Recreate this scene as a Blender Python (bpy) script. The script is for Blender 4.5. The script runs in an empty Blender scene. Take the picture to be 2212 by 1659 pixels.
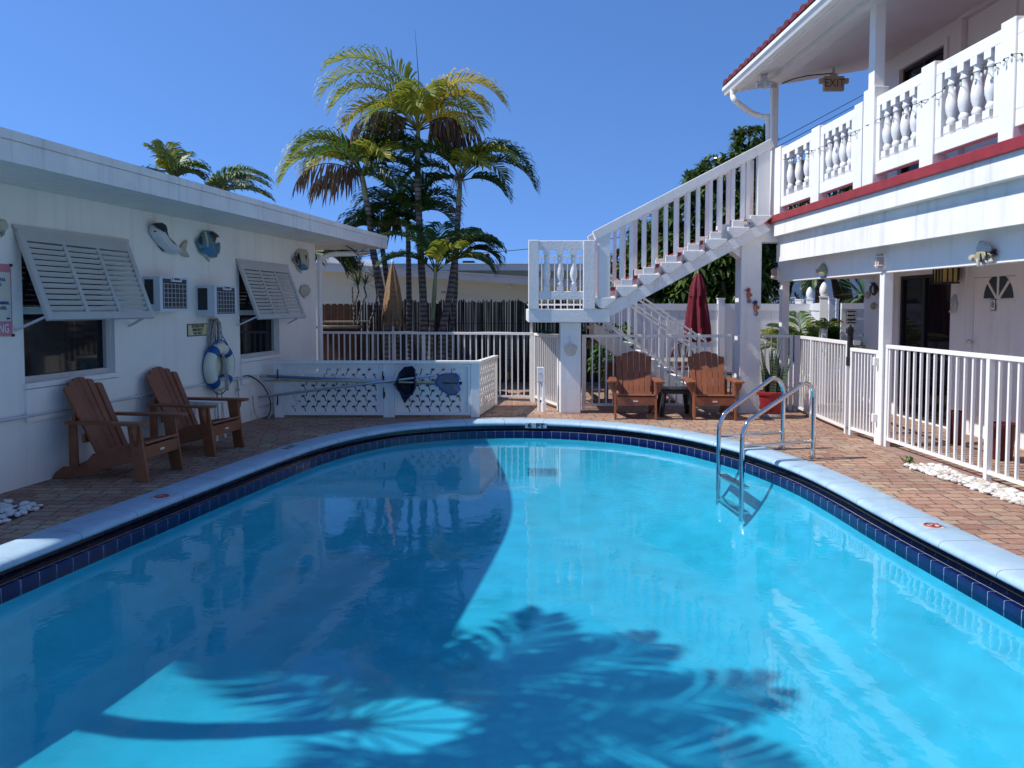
import bpy, bmesh, math, random
from mathutils import Vector, Matrix
R = math.radians
rnd = random.Random(7)
sc = bpy.context.scene
col = sc.collection
V = Vector

# ------------------------------------------------------------------ camera
F, CX, HOR, EYE, PIT = 1725.0, 1106.0, 664.0, 1.65, R(2.9)
cp, sp = math.cos(PIT), math.sin(PIT)
CYP = HOR + F * math.tan(PIT)
cam = bpy.data.cameras.new('camera'); camo = bpy.data.objects.new('camera', cam); col.objects.link(camo)
camo.location = (0, 0, EYE); camo.rotation_euler = (R(90) - PIT, 0, 0)
cam.sensor_width = 36; cam.lens = F / 2212 * 36; cam.shift_y = -(829.5 - CYP) / 2212
cam.clip_end = 3000; cam.clip_start = 0.05
sc.camera = camo

def ray(px, py):
    a = (px - CX) / F; b = (CYP - py) / F
    return V((a, cp + b * sp, -sp + b * cp))
def W(px, py, Y):
    d = ray(px, py); k = Y / d.y
    return V((d.x * k, Y, EYE + d.z * k))
def G(px, py, z=0.0):
    d = ray(px, py); k = (z - EYE) / d.z
    return V((d.x * k, d.y * k, z))
def RP(px, py, p, n):
    d = ray(px, py); o = V((0, 0, EYE)); k = (V(p) - o).dot(V(n)) / d.dot(V(n))
    return o + d * k

# ------------------------------------------------------------------ materials
def newmat(name):
    m = bpy.data.materials.new(name); m.use_nodes = True
    nt = m.node_tree; b = nt.nodes['Principled BSDF']
    return m, nt, b
def N(nt, t, **kw):
    n = nt.nodes.new(t)
    for k, v in kw.items():
        if k.startswith('i_'): n.inputs[k[2:].replace('_', ' ')].default_value = v
        else: setattr(n, k, v)
    return n
def L(nt, a, b): nt.links.new(a, b)
def c4(c): return (c[0], c[1], c[2], 1)
def ramp(nt, fac, stops):
    r = N(nt, 'ShaderNodeValToRGB')
    while len(r.color_ramp.elements) < len(stops): r.color_ramp.elements.new(0.5)
    for e, (p, c) in zip(r.color_ramp.elements, stops): e.position = p; e.color = c4(c)
    L(nt, fac, r.inputs[0]); return r
def mat(name, c, rough=0.6, var=0.12, vs=3.0, bump=0.0, bs=60.0, metal=0.0, coord='Object', detail=4, spec=0.4, dirt=None, streak=0, orand=0):
    m, nt, b = newmat(name)
    b.inputs['Roughness'].default_value = rough; b.inputs['Metallic'].default_value = metal
    b.inputs['Specular IOR Level'].default_value = spec
    tc = N(nt, 'ShaderNodeTexCoord')
    n1 = N(nt, 'ShaderNodeTexNoise', i_Scale=vs, i_Detail=detail, i_Roughness=0.6); L(nt, tc.outputs[coord], n1.inputs['Vector'])
    lo = [x * (1 - var) for x in c]; hi = [min(0.95, x * (1 + var * .7)) for x in c]
    r = ramp(nt, n1.outputs[0], [(0.3, lo), (0.7, hi)])
    out = r.outputs[0]
    if dirt:
        n3 = N(nt, 'ShaderNodeTexNoise', i_Scale=dirt[1], i_Detail=8, i_Roughness=0.7); L(nt, tc.outputs[coord], n3.inputs['Vector'])
        r2 = ramp(nt, n3.outputs[0], [(dirt[2], (0, 0, 0)), (min(1, dirt[2] + .18), (dirt[3],) * 3)])
        mx = N(nt, 'ShaderNodeMix', data_type='RGBA'); L(nt, r2.outputs[0], mx.inputs[0]); L(nt, out, mx.inputs[6]); mx.inputs[7].default_value = c4(dirt[0])
        out = mx.outputs[2]
    if streak:
        mp = N(nt, 'ShaderNodeMapping'); mp.inputs['Scale'].default_value = (7, 7, .35); L(nt, tc.outputs[coord], mp.inputs[0])
        n4 = N(nt, 'ShaderNodeTexNoise', i_Scale=1.0, i_Detail=6, i_Roughness=.65); L(nt, mp.outputs[0], n4.inputs['Vector'])
        r4 = ramp(nt, n4.outputs[0], [(.52, (0, 0, 0)), (.78, (streak,) * 3)])
        m4 = N(nt, 'ShaderNodeMix', data_type='RGBA'); L(nt, r4.outputs[0], m4.inputs[0]); L(nt, out, m4.inputs[6]); m4.inputs[7].default_value = (.36, .34, .31, 1); out = m4.outputs[2]
    if orand:
        oi = N(nt, 'ShaderNodeObjectInfo'); mr = N(nt, 'ShaderNodeMapRange'); L(nt, oi.outputs['Random'], mr.inputs[0]); mr.inputs[3].default_value = 1 - orand; mr.inputs[4].default_value = 1 + orand
        vm = N(nt, 'ShaderNodeVectorMath', operation='SCALE'); L(nt, out, vm.inputs[0]); L(nt, mr.outputs[0], vm.inputs['Scale']); out = vm.outputs[0]
    L(nt, out, b.inputs['Base Color'])
    if bump:
        n2 = N(nt, 'ShaderNodeTexNoise', i_Scale=bs, i_Detail=3, i_Roughness=0.55); L(nt, tc.outputs[coord], n2.inputs['Vector'])
        bp = N(nt, 'ShaderNodeBump', i_Strength=bump, i_Distance=0.01); L(nt, n2.outputs[0], bp.inputs['Height']); L(nt, bp.outputs[0], b.inputs['Normal'])
    return m
M = {}
M['stucco'] = mat('white_stucco', (.87, .825, .745), .7, .05, 1.2, .22, 45, dirt=((.55, .53, .5), 1.6, .6, .35), streak=.25)
M['rough_stucco'] = mat('rough_painted_stucco', (.85, .815, .755), .5, .05, 2, .5, 38, dirt=((.55, .54, .52), 2.2, .58, .35), streak=.35)
M['white'] = mat('white_paint', (.85, .815, .755), .42, .05, 2.5, .12, 30, dirt=((.5, .47, .43), 5, .66, .4), streak=.22)
M['fascia'] = mat('weathered_white_fascia', (.84, .80, .73), .6, .08, 2.0, .08, 20, dirt=((.42, .4, .38), 2.5, .6, .45), streak=.5)
M['metal_white'] = mat('white_powder_coat', (.84, .81, .755), .32, .04, 4, dirt=((.42, .3, .2), 14, .7, .5), streak=.15)
M['porch_white'] = mat('porch_paint', (.8, .775, .74), .55, .05, 2, .08, 30, dirt=((.5, .47, .44), 1.5, .62, .3))  # slightly greyer white for the porch walls and trim
M['ceiling'] = mat('porch_ceiling', (.8, .77, .74), .7, .06, 1.5, .1, 25, dirt=((.5, .47, .44), 1.2, .6, .4))
M['vinyl'] = mat('white_vinyl', (.8, .8, .8), .35, .03, 3)
M['red'] = mat('red_deck_paint', (.29, .032, .035), .5, .2, 6, .1, 40)
M['shutter'] = mat('aluminium_shutter', (.53, .50, .455), .45, .08, 3, dirt=((.3, .29, .28), 3, .58, .5))
M['dark'] = mat('dark_void', (.008, .008, .01), .8, .1)
M['black'] = mat('black_plastic', (.015, .015, .017), .4, .2, 8)
M['iron'] = mat('black_iron', (.02, .02, .022), .5, .2, 8)
M['brown'] = mat('brown_poly_lumber', (.25, .08, .032), .5, .2, 7, .15, 70, dirt=((.28, .15, .09), 9, .62, .3), orand=.1)
M['navy'] = mat('navy', (.006, .012, .09), .15, .3, 20)
M['green_ledge'] = mat('pale_green_ledge', (.38, .5, .42), .5, .15, 10)
M['gutter_dark'] = mat('stained_gutter', (.012, .016, .03), .4, .4, 6, dirt=((.09, .075, .055), 3, .55, .7))
M['steel'] = mat('stainless_steel', (.62, .62, .63), .13, .05, 5, metal=1.0)
M['alu'] = mat('aluminium_pole', (.45, .5, .56), .3, .1, 5, metal=0.8)
M['gold'] = mat('gold_pole', (.5, .42, .2), .35, .1, 5, metal=0.6)
M['bluepole'] = mat('blue_grey_pole', (.16, .24, .36), .3, .1, 5, metal=0.5)
M['pipe'] = mat('painted_conduit', (.6, .6, .6), .5, .1, 6)
M['reed'] = None
M['wood_fence'] = mat('weathered_wood', (.10, .05, .03), .8, .35, 6, .3, 40)
M['wood'] = mat('brown_wood', (.2, .1, .05), .7, .25, 8, .2, 50)
M['lightwood'] = mat('grey_wood', (.3, .26, .2), .7, .2, 8)
M['thatch'] = mat('palm_thatch', (.27, .16, .08), .9, .4, 25, .5, 90)
M['trunk'] = None
M['yellow_wall'] = mat('cream_wall', (.8, .81, .66), .8, .05, .6, .1, 20)
M['green_wall'] = mat('sage_wall', (.3, .37, .36), .8, .05, .6)
M['roofgrey'] = mat('grey_roof', (.5, .5, .5), .7, .08, 1)
M['pot'] = mat('red_pot', (.3, .025, .03), .35, .15, 6)
M['planter'] = mat('dark_red_planter', (.10, .010, .014), .45, .2, 6)
M['stone'] = mat('grey_stone', (.3, .28, .25), .8, .2, 12, .3, 40)
M['canvas_red'] = mat('maroon_canvas', (.16, .010, .022), .8, .2, 8, .15, 60)
M['cream'] = mat('cream_sign', (.62, .54, .33), .5, .08, 5)
M['brownpaint'] = mat('dark_brown_trim', (.06, .04, .02), .5, .2)
M['lcream'] = mat('sign_cream', (.62, .62, .52), .45, .04, 5)
M['pink'] = mat('faded_red', (.62, .2, .26), .45, .06, 5)
M['blueink'] = mat('blue_ink', (.02, .035, .2), .5, .1)
M['ink'] = mat('black_ink', (.02, .02, .02), .5, .1)
M['whiteink'] = mat('white_ink', (.75, .75, .75), .5, .03)
M['ring'] = mat('cream_foam', (.72, .72, .55), .55, .1, 3, .05, 40)
M['blueband'] = mat('blue_webbing', (.015, .09, .3), .6, .1)
M['rope'] = mat('grey_rope', (.42, .4, .36), .9, .25, 30, .4, 160)
M['acgrey'] = mat('ac_case', (.62, .65, .68), .4, .05, 4, dirt=((.4, .36, .33), 4, .62, .4))
M['acfin'] = mat('ac_fins', (.06, .062, .066), .5, .3, 40)
M['rust'] = mat('rust', (.12, .055, .035), .8, .4, 20)
M['net'] = mat('net_black', (.01, .01, .015), .6, .3, 30)
M['netgrey'] = mat('net_grey', (.13, .14, .18), .7, .2, 40)
M['curtain'] = mat('dark_curtain', (.035, .037, .045), .8, .4, 10)
M['pebble'] = mat('white_pebble', (.68, .65, .6), .45, .15, 14)
M['pebble2'] = mat('tan_pebble', (.48, .40, .31), .5, .15, 14)
M['dirt'] = mat('dark_soil', (.06, .045, .035), .9, .3, 20)
M['siding'] = mat('white_siding', (.7, .73, .78), .6, .05, 1)
M['beige'] = mat('beige_plastic', (.58, .46, .34), .5, .08, 6)
M['amber'] = mat('amber_glass', (.5, .36, .12), .2, .1, 20)
M['lampglass'] = mat('frosted_glass', (.5, .36, .3), .15, .15, 20)
M['signbrown'] = mat('sign_letter_brown', (.15, .09, .055), .6, .1)
M['bulb'] = mat('clear_bulb', (.75, .75, .6), .1, .1, 20)
M['wiregreen'] = mat('green_wire', (.02, .05, .035), .5, .1)
M['wire'] = mat('black_wire', (.01, .01, .012), .6, .1)
M['tower'] = mat('distant_concrete', (.45, .5, .58), .8, .1, .1)
M['brownmetal'] = mat('brown_red_metal', (.14, .05, .05), .45, .15, 6)
M['rattan'] = mat('rattan', (.2, .14, .1), .6, .25, 12)
def fishmat(n, c1, c2, sc_=9): return mat(n, c1, .4, .1, sc_, dirt=(c2, sc_, .5, .9))
M['f_white'] = fishmat('fish_silver', (.62, .64, .64), (.4, .46, .5))
M['f_dark'] = mat('fish_dark', (.018, .02, .028), .35, .3, 10)
M['f_teal'] = fishmat('fish_teal', (.06, .2, .27), (.2, .28, .24), 10)
M['f_blue'] = mat('fish_blue', (.03, .17, .38), .4, .2, 14)
M['f_cream'] = fishmat('fish_cream', (.5, .46, .34), (.3, .3, .24), 16)
M['f_yellow'] = fishmat('fish_yellow', (.36, .31, .17), (.2, .22, .26), 12)
M['f_orange'] = fishmat('fish_orange', (.5, .14, .05), (.12, .16, .3), 16)
M['f_red'] = mat('fish_red', (.4, .05, .03), .4, .2, 14)
M['f_purple'] = mat('fish_navy', (.04, .03, .16), .4, .2, 14)
M['f_grey'] = fishmat('seahorse_grey', (.5, .5, .48), (.25, .25, .25), 20)

def glassmat(name, c, rough=.04):
    m, nt, b = newmat(name); b.inputs['Base Color'].default_value = c4(c); b.inputs['Roughness'].default_value = rough
    b.inputs['Specular IOR Level'].default_value = .22; return m
M['pane'] = glassmat('dark_window_glass', (.010, .011, .014))
M['doorglass'] = glassmat('grey_fanlight_glass', (.05, .065, .07), .15)

def leafmat(name, c, c2, trans=.35, rough=.45):
    m, nt, b = newmat(name)
    g = N(nt, 'ShaderNodeNewGeometry'); r = ramp(nt, g.outputs['Random Per Island'], [(0.0, c), (1.0, c2)])
    L(nt, r.outputs[0], b.inputs['Base Color']); b.inputs['Roughness'].default_value = rough
    t = N(nt, 'ShaderNodeBsdfTranslucent'); L(nt, r.outputs[0], t.inputs[0])
    mx = N(nt, 'ShaderNodeMixShader'); mx.inputs[0].default_value = trans
    L(nt, b.outputs[0], mx.inputs[1]); L(nt, t.outputs[0], mx.inputs[2]); L(nt, mx.outputs[0], nt.nodes['Material Output'].inputs[0])
    return m
LM = [leafmat('palm_green', (.035, .085, .018), (.11, .18, .03), .4), leafmat('palm_yellow_green', (.13, .2, .025), (.36, .36, .04), .4),
      leafmat('palm_yellow', (.36, .32, .03), (.66, .5, .05), .4), leafmat('palm_dead', (.06, .04, .03), (.2, .12, .06), .15, .8),
      leafmat('palm_dark', (.02, .055, .016), (.06, .115, .028), .3)]
M['frond'] = LM
M['treeleaf'] = leafmat('glossy_tree_leaf', (.018, .05, .01), (.13, .19, .035), .22, .3)
M['shrubleaf'] = leafmat('shrub_leaf', (.03, .09, .012), (.09, .18, .03), .3)
M['snake'] = leafmat('snake_leaf', (.03, .06, .03), (.12, .15, .07), .1)
M['yucca'] = leafmat('yucca_leaf', (.05, .13, .04), (.14, .24, .1), .25, .3)

def trunkmat():
    m, nt, b = newmat('ringed_palm_trunk'); tc = N(nt, 'ShaderNodeTexCoord')
    w = N(nt, 'ShaderNodeTexWave', bands_direction='Z', i_Scale=3.2, i_Distortion=1.2, i_Detail=2); L(nt, tc.outputs['Object'], w.inputs['Vector'])
    r = ramp(nt, w.outputs[0], [(0.0, (.07, .06, .05)), (.2, (.17, .15, .13)), (.8, (.2, .18, .16)), (1, (.28, .26, .23))])
    n = N(nt, 'ShaderNodeTexNoise', i_Scale=9, i_Detail=5); L(nt, tc.outputs['Object'], n.inputs['Vector'])
    mx = N(nt, 'ShaderNodeMix', data_type='RGBA', blend_type='MULTIPLY'); mx.inputs[0].default_value = .8
    r2 = ramp(nt, n.outputs[0], [(.35, (.4, .38, .36)), (.65, (1, 1, 1))]); L(nt, r.outputs[0], mx.inputs[6]); L(nt, r2.outputs[0], mx.inputs[7])
    L(nt, mx.outputs[2], b.inputs['Base Color']); b.inputs['Roughness'].default_value = .85
    bp = N(nt, 'ShaderNodeBump', i_Strength=.5, i_Distance=.02); L(nt, w.outputs[0], bp.inputs['Height']); L(nt, bp.outputs[0], b.inputs['Normal'])
    return m
M['trunk'] = trunkmat()
M['crownshaft'] = mat('green_crownshaft', (.2, .24, .12), .5, .3, 4)
def reedmat():
    m, nt, b = newmat('reed_cane'); g = N(nt, 'ShaderNodeNewGeometry'); tc = N(nt, 'ShaderNodeTexCoord')
    r = ramp(nt, g.outputs['Random Per Island'], [(0, (.03, .026, .026)), (.5, (.06, .05, .047)), (1, (.10, .085, .075))])
    n = N(nt, 'ShaderNodeTexNoise', i_Scale=7, i_Detail=4); L(nt, tc.outputs['Object'], n.inputs['Vector'])
    r2 = ramp(nt, n.outputs[0], [(.35, (.5, .48, .45)), (.7, (1, 1, 1))])
    mx = N(nt, 'ShaderNodeMix', data_type='RGBA', blend_type='MULTIPLY'); mx.inputs[0].default_value = 1
    L(nt, r.outputs[0], mx.inputs[6]); L(nt, r2.outputs[0], mx.inputs[7]); L(nt, mx.outputs[2], b.inputs['Base Color']); b.inputs['Roughness'].default_value = .8
    return m
M['reed'] = reedmat()
def snakemat():
    m, nt, b = newmat('banded_snake_leaf'); tc = N(nt, 'ShaderNodeTexCoord')
    w = N(nt, 'ShaderNodeTexWave', bands_direction='Z', i_Scale=7, i_Distortion=6, i_Detail=3); L(nt, tc.outputs['Object'], w.inputs['Vector'])
    r = ramp(nt, w.outputs[0], [(.3, (.02, .045, .022)), (.6, (.1, .14, .075))]); L(nt, r.outputs[0], b.inputs['Base Color']); b.inputs['Roughness'].default_value = .4
    return m
M['snake'] = snakemat()

def pavermat():
    m, nt, b = newmat('tumbled_pavers'); tc = N(nt, 'ShaderNodeTexCoord')
    n = N(nt, 'ShaderNodeTexNoise', i_Scale=9, i_Detail=2); L(nt, tc.outputs['Object'], n.inputs['Vector'])
    sb = N(nt, 'ShaderNodeVectorMath', operation='SUBTRACT'); L(nt, n.outputs['Color'], sb.inputs[0]); sb.inputs[1].default_value = (.5, .5, .5)
    sm = N(nt, 'ShaderNodeVectorMath', operation='SCALE'); L(nt, sb.outputs[0], sm.inputs[0]); sm.inputs['Scale'].default_value = .05
    ad = N(nt, 'ShaderNodeVectorMath', operation='ADD'); L(nt, tc.outputs['Object'], ad.inputs[0]); L(nt, sm.outputs[0], ad.inputs[1])
    def brick(seedoff):
        br = N(nt, 'ShaderNodeTexBrick', offset=.5, squash=.8, squash_frequency=3)
        br.inputs['Color1'].default_value = (0, 0, 0, 1); br.inputs['Color2'].default_value = (1, 1, 1, 1); br.inputs['Mortar'].default_value = (.5, .5, .5, 1)
        br.inputs['Scale'].default_value = 1; br.inputs['Mortar Size'].default_value = .0075; br.inputs['Mortar Smooth'].default_value = .3
        br.inputs['Brick Width'].default_value = .21; br.inputs['Row Height'].default_value = .125; br.inputs['Bias'].default_value = 0
        L(nt, ad.outputs[0], br.inputs['Vector']); return br
    br = brick(0)
    r = ramp(nt, br.outputs['Color'], [(0, (.39, .21, .145)), (.2, (.49, .28, .19)), (.42, (.53, .33, .225)), (.6, (.46, .27, .2)), (.78, (.57, .42, .27)), (1, (.41, .30, .235))])
    n2 = N(nt, 'ShaderNodeTexNoise', i_Scale=22, i_Detail=6, i_Roughness=.7); L(nt, tc.outputs['Object'], n2.inputs['Vector'])
    r2 = ramp(nt, n2.outputs[0], [(.3, (.62, .6, .58)), (.7, (1.0, 1.0, 1.0))])
    mx = N(nt, 'ShaderNodeMix', data_type='RGBA', blend_type='MULTIPLY'); mx.inputs[0].default_value = 1; L(nt, r.outputs[0], mx.inputs[6]); L(nt, r2.outputs[0], mx.inputs[7])
    n3 = N(nt, 'ShaderNodeTexNoise', i_Scale=1.1, i_Detail=4); L(nt, tc.outputs['Object'], n3.inputs['Vector'])
    r3 = ramp(nt, n3.outputs[0], [(.35, (.78, .74, .72)), (.65, (1, 1, 1))])
    mx3 = N(nt, 'ShaderNodeMix', data_type='RGBA', blend_type='MULTIPLY'); mx3.inputs[0].default_value = 1; L(nt, mx.outputs[2], mx3.inputs[6]); L(nt, r3.outputs[0], mx3.inputs[7])
    mm = N(nt, 'ShaderNodeMix', data_type='RGBA'); L(nt, br.outputs['Fac'], mm.inputs[0]); L(nt, mx3.outputs[2], mm.inputs[6]); mm.inputs[7].default_value = (.10, .062, .048, 1)
    L(nt, mm.outputs[2], b.inputs['Base Color']); b.inputs['Roughness'].default_value = .8
    inv = N(nt, 'ShaderNodeMath', operation='SUBTRACT'); inv.inputs[0].default_value = 1; L(nt, br.outputs['Fac'], inv.inputs[1])
    a2 = N(nt, 'ShaderNodeMath', operation='MULTIPLY_ADD'); L(nt, n2.outputs[0], a2.inputs[0]); a2.inputs[1].default_value = .5; L(nt, inv.outputs[0], a2.inputs[2])
    bp = N(nt, 'ShaderNodeBump', i_Strength=.7, i_Distance=.008); L(nt, a2.outputs[0], bp.inputs['Height']); L(nt, bp.outputs[0], b.inputs['Normal'])
    return m
M['paver'] = pavermat()

def uvline(nt, axis, period, width):
    tc = N(nt, 'ShaderNodeTexCoord'); sx = N(nt, 'ShaderNodeSeparateXYZ'); L(nt, tc.outputs['UV'], sx.inputs[0])
    md = N(nt, 'ShaderNodeMath', operation='PINGPONG'); L(nt, sx.outputs[axis], md.inputs[0]); md.inputs[1].default_value = period / 2
    lt = N(nt, 'ShaderNodeMath', operation='LESS_THAN'); L(nt, md.outputs[0], lt.inputs[0]); lt.inputs[1].default_value = width / 2
    return lt.outputs[0]
def copingmat():
    m, nt, b = newmat('pale_blue_coping'); tc = N(nt, 'ShaderNodeTexCoord')
    n = N(nt, 'ShaderNodeTexNoise', i_Scale=3.5, i_Detail=8, i_Roughness=.65); L(nt, tc.outputs['Object'], n.inputs['Vector'])
    r = ramp(nt, n.outputs[0], [(.26, (.22, .31, .40)), (.42, (.33, .47, .58)), (.55, (.36, .50, .61)), (.75, (.49, .60, .68))])
    ln = uvline(nt, 0, .62, .008)
    mx = N(nt, 'ShaderNodeMix', data_type='RGBA'); L(nt, ln, mx.inputs[0]); L(nt, r.outputs[0], mx.inputs[6]); mx.inputs[7].default_value = (.13, .18, .24, 1)
    L(nt, mx.outputs[2], b.inputs['Base Color']); b.inputs['Roughness'].default_value = .55
    n2 = N(nt, 'ShaderNodeTexNoise', i_Scale=40, i_Detail=4); L(nt, tc.outputs['Object'], n2.inputs['Vector'])
    bp = N(nt, 'ShaderNodeBump', i_Strength=.25, i_Distance=.006); L(nt, n2.outputs[0], bp.inputs['Height']); L(nt, bp.outputs[0], b.inputs['Normal'])
    return m
M['coping'] = copingmat()
def tilemat(nm='navy_tile', dk=1.0, grout=(.3, .36, .5)):
    m, nt, b = newmat(nm); ln = uvline(nt, 0, .155, .004)
    g = N(nt, 'ShaderNodeTexCoord'); n = N(nt, 'ShaderNodeTexNoise', i_Scale=6, i_Detail=3); L(nt, g.outputs['Object'], n.inputs['Vector'])
    r = ramp(nt, n.outputs[0], [(.3, (.004 * dk, .008 * dk, .055 * dk)), (.7, (.007 * dk, .014 * dk, .09 * dk))])
    mx = N(nt, 'ShaderNodeMix', data_type='RGBA'); L(nt, ln, mx.inputs[0]); L(nt, r.outputs[0], mx.inputs[6]); mx.inputs[7].default_value = c4(grout)
    L(nt, mx.outputs[2], b.inputs['Base Color']); b.inputs['Roughness'].default_value = .12
    return m
M['tile'] = tilemat(); M['tile_dark'] = tilemat('dark_navy_tile', .35, (.03, .04, .07))  # second tile is darker all over, for the gutter wall and channel
POOLC = (.56, .66, .80); TINT = (.19, .69, .76)
def poolmat():
    m, nt, b = newmat('pool_plaster'); tc = N(nt, 'ShaderNodeTexCoord')
    n = N(nt, 'ShaderNodeTexNoise', i_Scale=2.2, i_Detail=9, i_Roughness=.7); L(nt, tc.outputs['Object'], n.inputs['Vector'])
    r = ramp(nt, n.outputs[0], [(.3, [x * .88 for x in POOLC]), (.7, [min(.95, x * 1.06) for x in POOLC])])
    L(nt, r.outputs[0], b.inputs['Base Color']); b.inputs['Roughness'].default_value = .9; b.inputs['Specular IOR Level'].default_value = 0
    return m
M['pool'] = poolmat()
def watermat():
    m, nt, b = newmat('pool_water'); nt.nodes.remove(b); out = nt.nodes['Material Output']
    tc = N(nt, 'ShaderNodeTexCoord')
    n1 = N(nt, 'ShaderNodeTexNoise', i_Scale=4.2, i_Detail=2, i_Roughness=.5, i_Distortion=.4); L(nt, tc.outputs['Object'], n1.inputs['Vector'])
    n2 = N(nt, 'ShaderNodeTexNoise', i_Scale=13, i_Detail=3, i_Roughness=.55, i_Distortion=.8); L(nt, tc.outputs['Object'], n2.inputs['Vector'])
    # livelier ripples where the return jet breaks the surface near the ladder
    mp = N(nt, 'ShaderNodeVectorMath', operation='SUBTRACT'); L(nt, tc.outputs['Object'], mp.inputs[0]); mp.inputs[1].default_value = (1.75, 7.9, 0)
    ms = N(nt, 'ShaderNodeVectorMath', operation='MULTIPLY'); L(nt, mp.outputs[0], ms.inputs[0]); ms.inputs[1].default_value = (.9, .75, 0)
    ln = N(nt, 'ShaderNodeVectorMath', operation='LENGTH'); L(nt, ms.outputs[0], ln.inputs[0])
    k = N(nt, 'ShaderNodeMapRange', interpolation_type='SMOOTHSTEP'); L(nt, ln.outputs['Value'], k.inputs[0]); k.inputs[1].default_value = .35; k.inputs[2].default_value = 1.3; k.inputs[3].default_value = 1.0; k.inputs[4].default_value = .07
    m2 = N(nt, 'ShaderNodeMath', operation='MULTIPLY'); L(nt, n2.outputs[0], m2.inputs[0]); L(nt, k.outputs[0], m2.inputs[1])
    a = N(nt, 'ShaderNodeMath', operation='MULTIPLY_ADD'); L(nt, n1.outputs[0], a.inputs[0]); a.inputs[1].default_value = .42; L(nt, m2.outputs[0], a.inputs[2])
    bp = N(nt, 'ShaderNodeBump', i_Strength=1.0, i_Distance=.004); L(nt, a.outputs[0], bp.inputs['Height'])
    fr = N(nt, 'ShaderNodeFresnel', i_IOR=1.38); L(nt, bp.outputs[0], fr.inputs['Normal'])
    tr = N(nt, 'ShaderNodeBsdfTransparent'); 
    vo = N(nt, 'ShaderNodeTexVoronoi', feature='SMOOTH_F1', i_Scale=3.4); vo.inputs['Smoothness'].default_value = .6  # cell pattern puts caustic-like light variation into the water's tint
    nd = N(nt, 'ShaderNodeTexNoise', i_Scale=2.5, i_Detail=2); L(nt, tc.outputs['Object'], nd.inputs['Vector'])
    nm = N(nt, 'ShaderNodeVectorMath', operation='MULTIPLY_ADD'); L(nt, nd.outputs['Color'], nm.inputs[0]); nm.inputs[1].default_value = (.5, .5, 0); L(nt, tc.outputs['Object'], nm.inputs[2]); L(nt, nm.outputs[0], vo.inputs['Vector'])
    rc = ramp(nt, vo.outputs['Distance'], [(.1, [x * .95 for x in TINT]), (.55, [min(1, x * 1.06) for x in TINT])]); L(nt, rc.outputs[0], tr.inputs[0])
    gl = N(nt, 'ShaderNodeBsdfGlossy', i_Roughness=0.0); L(nt, bp.outputs[0], gl.inputs['Normal'])
    mx = N(nt, 'ShaderNodeMixShader'); L(nt, fr.outputs[0], mx.inputs[0]); L(nt, tr.outputs[0], mx.inputs[1]); L(nt, gl.outputs[0], mx.inputs[2])
    L(nt, mx.outputs[0], out.inputs[0]); return m
M['water'] = watermat()
M['ground'] = mat('sandy_ground', (.2, .19, .15), .9, .25, .4, .2, 10)

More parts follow.
